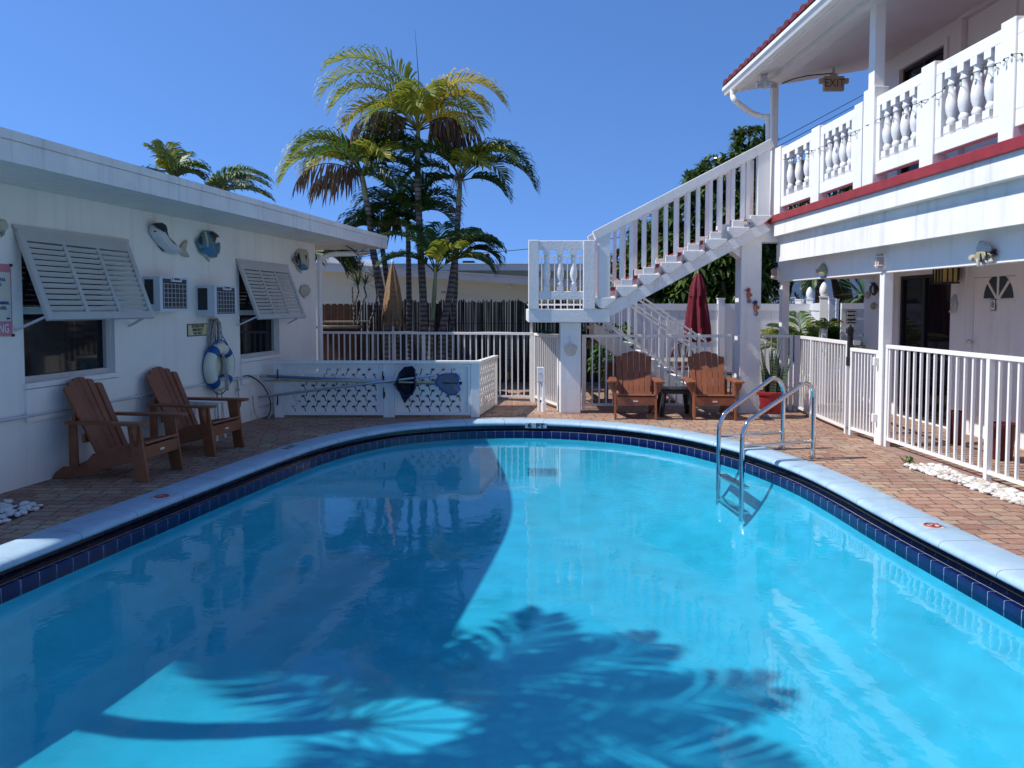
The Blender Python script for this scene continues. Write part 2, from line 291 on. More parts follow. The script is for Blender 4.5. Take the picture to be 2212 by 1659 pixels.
# ------------------------------------------------------------------ mesh builder
class MB:
    def __init__(s, T=None): s.v = []; s.f = []; s.mi = []; s.T = T; s.cur = 0; s.uv = None
    def add(s, vs, fs):
        o = len(s.v)
        for p in vs:
            p = V(p); s.v.append(s.T @ p if s.T is not None else p)
        for f in fs: s.f.append([o + i for i in f]); s.mi.append(s.cur)
        return s
    def box(s, x0, x1, y0, y1, z0, z1):
        if x0 > x1: x0, x1 = x1, x0
        if y0 > y1: y0, y1 = y1, y0
        if z0 > z1: z0, z1 = z1, z0
        vs = [(x, y, z) for z in (z0, z1) for y in (y0, y1) for x in (x0, x1)]
        return s.add(vs, [(0, 2, 3, 1), (4, 5, 7, 6), (0, 1, 5, 4), (2, 6, 7, 3), (0, 4, 6, 2), (1, 3, 7, 5)])
    def bar(s, a, b, w, h, up=(0, 0, 1)):
        a, b = V(a), V(b); d = (b - a).normalized(); u = V(up); sd = d.cross(u)
        if sd.length < 1e-4: sd = d.cross(V((1, 0, 0)))
        sd.normalize(); u = sd.cross(d).normalized(); vs = []
        for p in (a, b):
            for i, j in ((-1, -1), (1, -1), (1, 1), (-1, 1)): vs.append(p + sd * (i * w / 2) + u * (j * h / 2))
        return s.add(vs, [(0, 1, 2, 3), (7, 6, 5, 4), (0, 4, 5, 1), (1, 5, 6, 2), (2, 6, 7, 3), (3, 7, 4, 0)])
    def prism(s, poly, a, ext):
        """poly: list of 3D points; extruded by vector ext"""
        n = len(poly); e = V(ext); vs = [V(p) for p in poly] + [V(p) + e for p in poly]
        fs = [tuple(range(n - 1, -1, -1)), tuple(range(n, 2 * n))] + [(i, (i + 1) % n, n + (i + 1) % n, n + i) for i in range(n)]
        return s.add(vs, fs)
    def tube(s, pts, r, n=8, cap=True):
        pts = [V(p) for p in pts]; rs = r if isinstance(r, (list, tuple)) else [r] * len(pts)
        vs = []; prev = None
        for i, p in enumerate(pts):
            t = (pts[min(i + 1, len(pts) - 1)] - pts[max(i - 1, 0)])
            t = t.normalized() if t.length > 1e-9 else V((0, 0, 1))
            if prev is None:
                a = t.cross(V((0, 0, 1)));
                if a.length < .05: a = t.cross(V((1, 0, 0)))
            else: a = prev - t * prev.dot(t)
            a.normalize(); prev = a; b = t.cross(a)
            for k in range(n):
                q = 2 * math.pi * k / n; vs.append(p + (a * math.cos(q) + b * math.sin(q)) * rs[i])
        fs = []
        for i in range(len(pts) - 1):
            for k in range(n):
                k2 = (k + 1) % n; fs.append((i * n + k, i * n + k2, (i + 1) * n + k2, (i + 1) * n + k))
        if cap:
            fs.append(tuple(range(n - 1, -1, -1))); fs.append(tuple((len(pts) - 1) * n + k for k in range(n)))
        return s.add(vs, fs)
    def lathe(s, prof, c=(0, 0, 0), n=20, mod=None, cap=True):
        c = V(c); vs = []
        for i, (r, z) in enumerate(prof):
            for k in range(n):
                q = 2 * math.pi * k / n; rr = r * (mod(q, i) if mod else 1)
                vs.append(c + V((rr * math.cos(q), rr * math.sin(q), z)))
        fs = [(i * n + k, i * n + (k + 1) % n, (i + 1) * n + (k + 1) % n, (i + 1) * n + k) for i in range(len(prof) - 1) for k in range(n)]
        if cap: fs += [tuple(range(n - 1, -1, -1)), tuple((len(prof) - 1) * n + k for k in range(n))]
        return s.add(vs, fs)
    def ball(s, c, rx, ry=None, rz=None, n=12, m=8):
        ry = ry or rx; rz = rz or rx; c = V(c); vs = []; fs = []
        for i in range(1, m):
            t = math.pi * i / m
            for k in range(n):
                q = 2 * math.pi * k / n; vs.append(c + V((rx * math.sin(t) * math.cos(q), ry * math.sin(t) * math.sin(q), rz * math.cos(t))))
        top = len(vs); vs.append(c + V((0, 0, rz))); vs.append(c - V((0, 0, rz)))
        for i in range(m - 2):
            for k in range(n): fs.append((i * n + k, (i + 1) * n + k, (i + 1) * n + (k + 1) % n, i * n + (k + 1) % n))
        for k in range(n): fs.append((top, k, (k + 1) % n)); fs.append((top + 1, (m - 2) * n + (k + 1) % n, (m - 2) * n + k))
        return s.add(vs, fs)
    def relief(s, pts, n, th, bulge=.6, inset=.5):
        """outline pts on a plane, n outward normal: flat back, domed front"""
        pts = [V(p) for p in pts]; n = V(n).normalized(); c = sum(pts, V()) / len(pts); k = len(pts)
        vs = list(pts) + [p + n * th * (1 - bulge) for p in pts] + [c + (p - c) * inset + n * th for p in pts] + [c + n * th * 1.08]
        fs = [tuple(range(k))]
        for i in range(k):
            j = (i + 1) % k
            fs += [(i, j, k + j, k + i), (k + i, k + j, 2 * k + j, 2 * k + i), (2 * k + i, 2 * k + j, 3 * k)]
        return s.add(vs, fs)
    def mesh(s, name, mats, loc=None, smooth=False, bevel=0):
        me = bpy.data.meshes.new(name)
        vs = s.v if loc is None else [p - loc for p in s.v]
        me.from_pydata([tuple(p) for p in vs], [], s.f)
        for m in (mats if isinstance(mats, (list, tuple)) else [mats]): me.materials.append(m)
        me.polygons.foreach_set('material_index', s.mi)
        if s.uv:
            ul = me.uv_layers.new(name='UVMap'); fl = []
            for f in s.f:
                for i in f: fl += list(s.uv[i])
            ul.data.foreach_set('uv', fl)
        bm = bmesh.new(); bm.from_mesh(me); bmesh.ops.recalc_face_normals(bm, faces=bm.faces)
        if bevel:
            bmesh.ops.bevel(bm, geom=[e for e in bm.edges if len(e.link_faces) == 2 and e.calc_face_angle(0) > .6], offset=bevel, segments=2, affect='EDGES', profile=.5, clamp_overlap=True)
        if getattr(s,'up',False):
            for f in bm.faces:
                if f.normal.z < 0: f.normal_flip()
        bm.to_mesh(me); bm.free()
        if smooth:
            me.shade_smooth()
            if smooth != 2: me.set_sharp_from_angle(angle=R(38))
        me.update(); return me

def tag(o, label, cat, group=None, kind=None):
    if label: o['label'] = label
    if cat: o['category'] = cat
    if group: o['group'] = group
    if kind: o['kind'] = kind
    return o
def thing(name, label, cat, loc=(0, 0, 0), rz=0, group=None):
    o = bpy.data.objects.new(name, None); o.empty_display_size = .1; col.objects.link(o)
    o.location = loc; o.rotation_euler = (0, 0, rz); return tag(o, label, cat, group)
def part(name, mb, m, parent, smooth=False, bevel=0, label=None, local=False):
    """mb in world coordinates (or the thing's own when local)"""
    off = None
    if parent is not None and not local:
        off = V(parent.location)
        if parent.parent is not None: off = off + V(parent.parent.location)
    o = bpy.data.objects.new(name, mb.mesh(name, m, off, smooth, bevel)); col.objects.link(o); o.parent = parent
    if label: o['label'] = label
    return o
def solo(name, mb, m, label, cat, base=None, smooth=False, bevel=0, group=None, kind=None):
    b = V(base) if base is not None else V((0, 0, 0))
    o = bpy.data.objects.new(name, mb.mesh(name, m, b, smooth, bevel)); o.location = b; col.objects.link(o)
    return tag(o, label, cat, group, kind)
def struct(name, mb, m, smooth=False):
    o = bpy.data.objects.new(name, mb.mesh(name, m, None, smooth)); col.objects.link(o); o['kind'] = 'structure'; return o
def copy_tree(o, parent=None):
    c = o.copy(); col.objects.link(c)
    if parent is not None: c.parent = parent
    for ch in list(o.children): copy_tree(ch, c)
    return c
def dup_part(o, parent, delta):
    c = o.copy(); col.objects.link(c); c.parent = parent; c.location = V(o.location) + V(delta); return c
def curve_to_mb(cu, T=None):
    ob = bpy.data.objects.new('tmp', cu); col.objects.link(ob); dg = bpy.context.evaluated_depsgraph_get(); dg.update()
    me = bpy.data.meshes.new_from_object(ob.evaluated_get(dg)); mb = MB(T)
    mb.add([v.co.copy() for v in me.vertices], [tuple(p.vertices) for p in me.polygons])
    bpy.data.objects.remove(ob); bpy.data.meshes.remove(me); bpy.data.curves.remove(cu); return mb
def text(s, size, o, x, y, ext=.001, align='CENTER', sx=1.0, bold=0.0):
    """lettering as a mesh: o centre of the line, x reading direction, y up direction"""
    cu = bpy.data.curves.new('txt', 'FONT'); cu.body = s; cu.size = size; cu.align_x = align; cu.align_y = 'CENTER'; cu.extrude = ext; cu.resolution_u = 2; cu.offset = bold
    x = V(x).normalized(); y = V(y).normalized(); z = x.cross(y)
    T = Matrix((( x.x * sx, y.x, z.x, o[0]), (x.y * sx, y.y, z.y, o[1]), (x.z * sx, y.z, z.z, o[2]), (0, 0, 0, 1)))
    return curve_to_mb(cu, T)
def smooth(pts, k=5):
    pts = [V(p) for p in pts]; out = []; n = len(pts)
    for i in range(n - 1):
        p0, p1, p2, p3 = pts[max(i - 1, 0)], pts[i], pts[i + 1], pts[min(i + 2, n - 1)]
        for j in range(k):
            t = j / k; out.append(.5 * ((2 * p1) + (p2 - p0) * t + (2 * p0 - 5 * p1 + 4 * p2 - p3) * t * t + (3 * p1 - p0 - 3 * p2 + p3) * t ** 3))
    return out + [pts[-1]]
def merge(*ms):
    a = MB()
    for m in ms: a.add(m.v, m.f)
    return a
def frame(o, u, n):
    u = V(u).normalized(); n = V(n).normalized(); z = V((0, 0, 1))
    return Matrix(((u.x, n.x, z.x, o[0]), (u.y, n.y, z.y, o[1]), (u.z, n.z, z.z, o[2]), (0, 0, 0, 1)))
# ================================================================== POOL AND GROUND
oed = [(0,1181),(138,1130),(255,1090),(365,1050),(474,1012),(569,979),(620,962),(721,935),(823,918),(941,908),(1060,904.5),(1162,904.5),(1267,908),(1381,916),(1524,935),(1652,965.5),(1734,994),(1802,1016),(1880,1052),(1971,1098),(2072,1145),(2140,1175),(2212,1209)]
ctrl = [G(x, y) for x, y in oed]
ctrl += [V((3.42, 4.0, 0)), V((3.42, 2.6, 0)), V((3.0, 1.75, 0)), V((1.6, 1.45, 0)), V((-.3, 1.4, 0)), V((-2.2, 1.45, 0)), V((-3.5, 1.8, 0)), V((-3.95, 2.8, 0)), V((-3.85, 3.9, 0))]
# smooth the traced points a little, then spline
for it in range(1):
    ctrl = [ctrl[i] * .5 + (ctrl[i - 1] + ctrl[(i + 1) % len(ctrl)]) * .25 for i in range(len(ctrl))]
def catmull(c, k):
    out = []; n = len(c)
    for i in range(n):
        p0, p1, p2, p3 = c[i - 1], c[i], c[(i + 1) % n], c[(i + 2) % n]
        for j in range(k):
            t = j / k
            out.append(.5 * ((2 * p1) + (p2 - p0) * t + (2 * p0 - 5 * p1 + 4 * p2 - p3) * t * t + (3 * p1 - p0 - 3 * p2 + p3) * t ** 3))
    return out
OUT = catmull(ctrl, 5)
NP = len(OUT)
inw = []
for i in range(NP):
    t = (OUT[(i + 2) % NP] - OUT[i - 2]).normalized(); nv = V((-t.y, t.x, 0))
    if (V((0, 6, 0)) - OUT[i]).dot(nv) < 0: nv = -nv
    inw.append(nv)
arc = [0.0]
for i in range(NP): arc.append(arc[-1] + (OUT[(i + 1) % NP] - OUT[i]).length)
def ringstrip(profile):
    """sweep a profile of (inward, z) round the pool; uv = (arc length, profile length)"""
    mb = MB(); mb.uv = []; vs = []; fs = []; K = len(profile); pl = [0]
    for a, b in zip(profile, profile[1:]): pl.append(pl[-1] + math.hypot(b[0] - a[0], b[1] - a[1]))
    for i in range(NP + 1):
        q = i % NP
        for j, (r, z) in enumerate(profile):
            p = OUT[q] + inw[q] * r; vs.append((p.x, p.y, z)); mb.uv.append((arc[i], pl[j]))
    for i in range(NP):
        for j in range(K - 1):
            a = i * K + j; fs.append((a, a + 1, a + K + 1, a + K))
    mb.add(vs, fs); return mb
WZ = -.180
struct('pool_coping', ringstrip([(0, -.03), (.0, .006), (.01, .012), (.28, .012), (.315, .006), (.334, -.008), (.341, -.026), (.333, -.044), (.31, -.052), (.265, -.052)]), M['coping'], smooth=2)
struct('pool_gutter_wall', ringstrip([(.267, -.05), (.267, -.142)]), M['tile_dark'])
struct('pool_gutter_channel', ringstrip([(.266, -.141), (.312, -.141)]), M['tile_dark'])
struct('pool_gutter_ledge', ringstrip([(.311, -.1395), (.336, -.138), (.336, -.126)]), M['green_ledge'])
struct('pool_tile_band', ringstrip([(.335, -.128), (.386, -.124), (.393, -.130), (.393, -.26)]), M['tile'])
C0 = V((0, 6.6, 0))
def scaled(f, r=.39):
    return [(C0 + (OUT[i] + inw[i] * r - C0) * f) for i in range(NP)]
mb = MB(); vs = []; fs = []; fr = [1.0, .99, .975, .95, .92, .88, .83, .77, .7, .6, .5, .4, .3, .2, .1]
for f in fr:
    d = (1 - f) * 3.4
    for p in scaled(f): vs.append((p.x, p.y, -.22 - .82 * (1 - math.exp(-d / .42))))
for k in range(len(fr) - 1):
    for i in range(NP): fs.append((k * NP + i, k * NP + (i + 1) % NP, (k + 1) * NP + (i + 1) % NP, (k + 1) * NP + i))
vs.append((C0.x, C0.y, -1.025)); o0 = (len(fr) - 1) * NP
for i in range(NP): fs.append((o0 + i, o0 + (i + 1) % NP, len(vs) - 1))
mb.add(vs, fs); struct('pool_floor', mb, M['pool'], smooth=2)
mb = MB(); mb.up = True; ps = scaled(1.0, .389); mb.add([(p.x, p.y, WZ) for p in ps] + [(C0.x, C0.y, WZ)], [(i, (i + 1) % NP, NP) for i in range(NP)])
struct('pool_water', mb, M['water'])
# deck of pavers from the coping out to the walls, then plain ground to the horizon
def ringto(inner, rect, z0, z1, div=1):
    x0, x1, y0, y1 = rect; vs = [(p.x, p.y, z0) for p in inner]; fs = []; n = len(inner)
    for p in inner:
        d = V((p.x, p.y, 0)) - C0; ks = []
        if d.x: ks.append(((x1 if d.x > 0 else x0) - C0.x) / d.x)
        if d.y: ks.append(((y1 if d.y > 0 else y0) - C0.y) / d.y)
        q = C0 + d * min(k for k in ks if k > 0); vs.append((q.x, q.y, z1))
    for i in range(n): fs.append((i, (i + 1) % n, n + (i + 1) % n, n + i))
    return MB().add(vs, fs), [V(v) for v in vs[n:]]
deck, edge = ringto([p + inw[i] * .02 for i, p in enumerate(OUT)], (-9, 9, -4, 19), 0, 0)
deck.up = True
struct('pool_deck', deck, M['paver'])
mb, _ = ringto(edge, (-1500, 1500, -1200, 1800), -.003, -.003); mb.up = True; struct('ground', mb, M['ground'])

# ================================================================== LEFT BUILDING
pA, pB = G(0, 1067), G(684, 867)
uL = (pB - pA).normalized(); nL = V((uL.y, -uL.x, 0))          # along the wall, out of the wall
LO = pA - uL * pA.dot(uL)                                       # s = 0 at the foot of the perpendicular
TL_ = frame(LO, uL, nL)
def WL(px, py, d=0.0):  # pixel -> point on the wall plane (d out)
    return RP(px, py, LO + nL * d, nL)
def sL(p): return (V(p) - LO).dot(uL)
def PL(s, d, z): return LO + uL * s + nL * d + V((0, 0, z))
S1 = sL(WL(684, 800)); S0 = S1 - 8.65
zS = WL(684, 528).z
print('left wall', LO, uL, 's0', S0, 's1', S1, 'soffit', zS)
lb = thing('motel_building', 'long low white stucco building with flat roof and propped louvred shutters along the pool', 'building', PL((S0 + S1) / 2, -2, 0))
# window openings
w1 = (sL(WL(50, 700)), sL(WL(244, 760)), WL(54, 828).z, WL(30, 491).z - .07)
w2 = (sL(WL(518, 700)), sL(WL(600, 720)), WL(520, 775).z, WL(512, 563).z - .07)
print('win', w1, w2)
def wall_holes(mb, s0, s1, z0, z1, holes, d=0, depth=.12):
    ss = sorted({s0, s1} | {h[0] for h in holes} | {h[1] for h in holes}); zs = sorted({z0, z1} | {h[2] for h in holes} | {h[3] for h in holes})
    for a, b in zip(ss, ss[1:]):
        for c, e in zip(zs, zs[1:]):
            m = ((a + b) / 2, (c + e) / 2)
            if any(h[0] < m[0] < h[1] and h[2] < m[1] < h[3] for h in holes): continue
            mb.add([(a, d, c), (b, d, c), (b, d, e), (a, d, e)], [(0, 1, 2, 3)])
    for h in holes:
        a, b, c, e = h[:4]
        mb.add([(a, d, c), (b, d, c), (b, d, e), (a, d, e), (a, d - depth, c), (b, d - depth, c), (b, d - depth, e), (a, d - depth, e)],
               [(0, 1, 5, 4), (1, 2, 6, 5), (2, 3, 7, 6), (3, 0, 4, 7)])
mb = MB(TL_); wall_holes(mb, S0, S1, 0, zS, [w1, w2])
mb.add([(S1, 0, 0), (S1, -6, 0), (S1, -6, zS), (S1, 0, zS)], [(0, 1, 2, 3)]); mb.add([(S0, 0, 0), (S0, -6, 0), (S0, -6, zS), (S0, 0, zS)], [(0, 1, 2, 3)])
mb.add([(S0, -6, 0), (S1, -6, 0), (S1, -6, zS), (S0, -6, zS)], [(0, 1, 2, 3)])
part('wall', mb, M['stucco'], lb)
# a set-back wing towards the viewer, outside the frame
mb = MB(TL_); mb.box(S0 - 5, S0 - .01, -6, -1.75, 0, zS); part('wing_wall', mb, M['stucco'], lb)
ov = (WL(0, 336, 0) and .9)
SR1 = S1 + 1.25
mb = MB(TL_); mb.box(S0, SR1, -6, .885, zS + .02, zS + .16); mb.box(S0, SR1, -6, .905, zS + .16, zS + .232); mb.box(S0, SR1 , .885, .9, zS - .008, zS + .15)
mb.box(S0 - 5, S0 - .01, -6.5, -1.05, zS - .05, zS + .16)
roofL = part('roof', mb, M['fascia'], lb)
mb = MB(TL_)
for k in range(6): mb.box(S0, SR1 - .02, .006 + k * .146,   .006 + k * .146 + .134, zS, zS + .019)
for k in range(8): mb.box(S1 + .008, SR1 - .02, -.01 - k * .146, -.148 - k * .146, zS, zS + .019)
part('soffit_boards', mb, M['white'], lb)
mb = MB(TL_); mb.box(SR1, SR1 + .02, -6, .9, zS - .008, zS + .15); part('end_fascia', mb, M['fascia'], lb)
# windows
def left_window(w, nm):
    a, b, c, e = w
    fm = MB(TL_); fm.box(a, a + .05, -.1, -.04, c, e); fm.box(b - .05, b, -.1, -.04, c, e); fm.box(a + .05, b - .05, -.1, -.04, c, c + .055); fm.box(a + .05, b - .05, -.1, -.04, e - .05, e)
    zm = c + (e - c) * .47; fm.box(a + .05, b - .05, -.095, -.045, zm, zm + .07)
    f = part('window', fm, M['shutter'], lb)
    part('pane', MB(TL_).box(a + .03, b - .03, -.088, -.082, c + .03, e - .03), M['pane'], f)
    sb = MB(TL_); sb.box(a - .02, b + .08, -.03, .035, c - .05, c - .002); sb.box(b, b + .055, .002, .025, c, e); part('sill', sb, M['white'], f)
    ap = MB(TL_); ap.box(a - .02, b + .1, .0, .028, c - .36, c - .06); part('apron', ap, M['stucco'], f)
left_window(w1, 1); left_window(w2, 2)
# dog-eared Bahama shutters, hinged at the top
def shutter(tl, tr, bl, br):
    p1, p2 = WL(*tl), WL(*tr); p1.z = p2.z = (p1.z + p2.z) / 2
    q1 = RP(bl[0], bl[1], p1, uL); q2 = RP(br[0], br[1], p2, uL)
    d = ((q1 - LO).dot(nL) + (q2 - LO).dot(nL)) / 2; z = (q1.z + q2.z) / 2; s0, s1 = sL(p1), sL(p2)
    A = V((s0, .02, p1.z)); H = math.hypot(d - .02, p1.z - z); dn = V((0, d - .02, z - p1.z)).normalized(); nn = V((0, -dn.z, dn.y))
    T = TL_ @ Matrix(((1, 0, 0, A.x), (0, dn.y, nn.y, A.y), (0, dn.z, nn.z, A.z), (0, 0, 0, 1)))   # x along, y down the leaf, z out of the leaf
    w = s1 - s0; fmb = MB(T); fw = .07
    fmb.box(0, fw, 0, H, -.02, .02); fmb.box(w - fw, w, 0, H, -.02, .02); fmb.box(fw, w - fw, 0, .11, -.018, .018); fmb.box(fw, w - fw, H - .075, H, -.02, .02)
    iw = (w - 2 * fw); nd = 2
    for k in range(nd): x = fw + iw * (k + 1) / 3; fmb.box(x - .025, x + .025, .11, H - .075, -.016, .016)
    sh = part('shutter', fmb, M['shutter'], lb, bevel=.003)
    lm = MB(T); n = int((H - .185) / .052)
    for k in range(3):
        x0 = fw + iw * k / 3 + (.025 if k else 0) + .002; x1 = fw + iw * (k + 1) / 3 - (.025 if k < 2 else 0) - .002
        for j in range(n):
            y = .125 + (H - .205) * j / (n - 1)
            lm.prism([(x0, y + .002, .013), (x0, y + .036, -.014), (x0, y + .039, -.009), (x0, y + .006, .019)], None, (x1 - x0, 0, 0))
    part('louvres', lm, M['shutter'], sh)
    part('prop_arm', MB(TL_).bar((s0 - .02, .01, z - .09), (s0 + .03, d - .05, z + .03), .025, .02), M['pipe'], sh); part('prop_arm', MB(TL_).bar((s1 + .02, .01, z - .09), (s1 - .03, d - .05, z + .03), .025, .02), M['pipe'], sh)
    hb = MB(TL_); hb.box(s0 - .02, s1 + .02, .0, .03, p1.z + .004, p1.z + .04); part('hinge_rail', hb, M['shutter'], sh)
shutter((28, 491), (271, 528), (104, 694), (332, 685.5))
shutter((510, 563), (618, 579), (559.6, 690.5), (659, 686))
# conduit pipe along the wall
zc = WL(0, 908).z; s_a, s_b = sL(WL(0, 908)) - 1, sL(WL(560, 813))
mb = MB(TL_); mb.tube([(s_a, .03, zc), (s_b, .03, zc)], .016, 8)
for k in range(7): s = s_a + (s_b - s_a) * (k + .5) / 7; mb.box(s - .012, s + .012, 0, .05, zc - .022, zc + .022)
part('conduit', mb, M['pipe'], lb, smooth=True)
mb = MB(TL_); mb.tube([(S1 - 2.2, .012, .17), (S1 - .9, .012, .19)], .011, 6); part('low_conduit', mb, M['pipe'], lb)
# downspout at the corner, from the gutter outlet under the end of the roof
mb = MB(TL_); d0 = .03
mb.tube(smooth([(SR1 - .35, .62, zS - .03), (SR1 - .36, .6, zS - .10), (S1 + .5, .45, zS - .14), (S1 + .22, .2, zS - .17), (S1 + .1, .08, zS - .25), (S1 + .07, .05, zS - .4), (S1 + .07, .05, .02)]), .045, 10)
part('downspout', mb, M['metal_white'], lb, smooth=True)
mb = MB(TL_); mb.ball((SR1 - .35, .62, zS - .06), .06); part('gutter_outlet', mb, M['metal_white'], lb, smooth=True)
mb = MB(TL_)
for k in range(3): mb.tube([(S1 + .15 + .04 * k, .5, zS - .02), (S1 + .5, .6 + .02 * k, zS - .1 - .05 * k), (S1 + 1.0, .8, zS - .06 - .03 * k), (SR1, .88, zS + .02)], .006, 5)
part('loose_cable', mb, M['wire'], lb)

# ---- air conditioners
def aircon(n0, o0, f1, yt, yb, label):
    p = WL(n0, (yt + yb) / 2); q = RP(o0, (yt + yb) / 2, p, uL); d = (q - LO).dot(nL); s0 = sL(q); r = RP(f1, (yt + yb) / 2, LO + nL * d, nL); s1 = sL(r)
    qt = RP(o0, yt, p, uL); qb = RP(o0, yb, p, uL); z0, z1 = qb.z, qt.z
    t = thing('air_conditioner', label, 'air conditioner', PL((s0 + s1) / 2, d / 2, z0), group='air conditioners in the wall')
    w, h = s1 - s0, z1 - z0
    c = MB(TL_); c.box(s0, s1, 0, d - .012, z0, z1); c.box(s0 - .006, s1 + .006, d - .012, d, z0 - .005, z0 + .08 * h); c.box(s0 - .006, s1 + .006, d - .012, d, z1 - .05 * h, z1 + .005)
    c.box(s0 - .006, s0 + .09 * w, d - .012, d, z0 + .08 * h, z1 - .05 * h); c.box(s1 - .07 * w, s1 + .006, d - .012, d, z0 + .08 * h, z1 - .05 * h)
    part('case', c, M['acgrey'], t)
    part('coil', MB(TL_).box(s0 + .09 * w, s1 - .07 * w, d - .010, d - .006, z0 + .08 * h, z1 - .05 * h), M['acfin'], t)
    g = MB(TL_)
    for k in range(7): s = s0 + .12 * w + (.78 * w) * k / 6; g.tube([(s, d + .006, z0 + .1 * h), (s, d + .006, z1 - .18 * h)], .0028, 5)
    for k in range(6): z = z0 + .12 * h + .68 * h * k / 5; g.tube([(s0 + .09 * w, d + .008, z), (s1 - .06 * w, d + .008, z)], .0028, 5)
    part('grille', g, M['pipe'], t)
    part('rusty_edge', MB(TL_).box(s0 + .1 * w, s1 - .08 * w, d - .006, d + .004, z0 + .075 * h, z0 + .11 * h), M['rust'], t)
    v = MB(TL_)
    for k in range(26): z = z0 + .2 * h + .72 * h * k / 26; v.box(s0 - .004, s0 - .0005, d * .12, d * .62, z, z + .016 * h)
    part('side_vent', MB(TL_).box(s0 - .0005, s0 + .001, d * .12, d * .62, z0 + .2 * h, z0 + .92 * h), M['dark'], t); part('side_louvres', v, M['acfin'], t)
    b = part('badge', MB(TL_).box(s0 + .36 * w, s0 + .72 * w, d, d + .012, z1 - .13 * h, z1 + .004), M['whiteink'], t)
    part('lettering', text('FRIEDRICH', .068 * h * 1.25, PL(s0 + .56 * w, d + .0135, z1 - .06 * h), uL, (0, 0, 1), sx=.8, bold=.001), M['ink'], b)
    part('badge_mark', MB(TL_).box(s0 + .385 * w, s0 + .41 * w, d + .012, d + .014, z1 - .1 * h, z1 - .015 * h), M['blueink'], b)
aircon(308, 346, 408, 597, 672, 'window air conditioner beside the big shutter, under the silver dolphin fish')
aircon(422.5, 464, 511, 616.7, 683, 'window air conditioner beside the small shutter, above the hanging rope')

# ---- signs on the wall
a, b, c, e = WL(403.5, 699.5), WL(445.7, 698.7), WL(403.8, 727), WL(445.7, 724.8)
s0, s1 = sL(a), sL(b); z1, z0 = (a.z + b.z) / 2, (c.z + e.z) / 2
t = thing('life_ring_sign', 'small yellow sign reading LIFE RING FOR EMERGENCY USE ONLY', 'sign', PL((s0 + s1) / 2, 0, z0))
part('border', MB(TL_).box(s0, s1, 0, .008, z0, z1), M['brownpaint'], t)
part('plate', MB(TL_).box(s0 + .012, s1 - .012, .008, .012, z0 + .012, z1 - .012), M['cream'], t)
tm = [text(x, (z1 - z0) * .3, PL((s0 + s1) / 2, .0135, z1 - (z1 - z0) * (.22 + .28 * k)), uL, (0, 0, 1), sx=.92, bold=.001) for k, x in enumerate(['LIFE RING FOR', 'EMERGENCY', 'USE ONLY'])]
part('lettering', merge(*tm), M['ink'], t)
a, c = WL(21, 571), WL(26, 726); s1 = sL(WL(23.5, 640)); z1, z0 = a.z, c.z; s0 = s1 - 1.0
t = thing('pool_rules_sign', 'pink and cream pool rules sign with blue lettering, cut off by the picture edge', 'sign', PL((s0 + s1) / 2, 0, z0))
H = z1 - z0
part('board', MB(TL_).box(s0, s1, 0, .008, z0, z1), M['pink'], t)
part('text_panel', MB(TL_).box(s0 + .02, s1 - .015, .008, .011, z0 + .21 * H, z1 - .115 * H), M['lcream'], t)
def rt(sx_, f, size, ds=0): return text(sx_, size * H, PL(s1 - .015 - ds, .0125, z0 + f * H), uL, (0, 0, 1), align='RIGHT', sx=.72, bold=.0015)
part('lettering', merge(rt('D POOL', .78, .058, .055), rt('POOL).', .72, .058, .10), rt('ON', .66, .058, .16), rt('DIARRHEA,', .46, .058, .02), rt('ULATED.', .39, .058, .05)), M['blueink'], t)
part('heading', merge(rt('NG', .105, .17, .03), rt('G', .945, .08, .2)), M['whiteink'], t)
part('seal', MB(TL_).box(s1 - .07, s1 - .03, .011, .013, z0 + .235 * H, z0 + .26 * H), M['blueink'], t)
sc_ = MB(TL_); sc_.box(s1 - .012, s1 + .012, .0, .018, z1 - .02, z1 + .004); sc_.box(s1 - .012, s1 + .012, .0, .018, z0 - .004, z0 + .02); part('screw', sc_, M['ink'], t)

# ---- life ring with its coil of rope
cp_ = WL(476, 792, .1); sR, zR = sL(cp_), cp_.z; RR, rr = .245, .078
t = thing('life_ring', 'cream life ring with four blue bands hanging on the white wall', 'life ring', PL(sR, .1, zR))
def torus(T, s, d, z, R_, r_, a0=0, a1=2 * math.pi, n=40, m=14, lift=0):
    mb = MB(T); vs = []; fs = []; full = abs(a1 - a0 - 2 * math.pi) < 1e-6
    for i in range(n + (0 if full else 1)):
        q = a0 + (a1 - a0) * i / n
        for k in range(m):
            w = 2 * math.pi * k / m; x = R_ + r_ * math.cos(w); vs.append((s + x * math.cos(q), d + r_ * math.sin(w), z + x * math.sin(q)))
    cnt = n if full else n
    for i in range(cnt):
        j = (i + 1) % n if full else i + 1
        for k in range(m): fs.append((i * m + k, i * m + (k + 1) % m, j * m + (k + 1) % m, j * m + k))
    return mb.add(vs, fs)
part('ring', torus(TL_, sR, .085, zR, RR, rr), M['ring'], t, smooth=True)
for q in (50, 130, 230, 310):
    part('band', torus(TL_, sR, .085, zR, RR, rr + .004, R(q - 11), R(q + 11), 8), M['blueband'], t, smooth=True)
g = MB(TL_); RO = RR + rr
for q0, q1, sag in ((50, 130, .02), (130, 230, .09), (230, 310, .03), (310, 410, .05)):
    pts = []
    for i in range(13):
        f = i / 12; q = R(q0 + (q1 - q0) * f); r_ = RO + .012 + sag * math.sin(math.pi * f); pts.append((sR + r_ * math.cos(q), .085 + .01, zR + r_ * math.sin(q)))
    g.tube(pts, .008, 6)
g.tube([(sR - .12, .12, zR + .3), (sR - .08, .06, zR + .5), (sR - .02, .05, zR + .62), (sR + .1, .07, zR + .42), (sR + .17, .12, zR + .28)], .007, 6)
part('grab_line', g, M['blueband'], t, smooth=True)
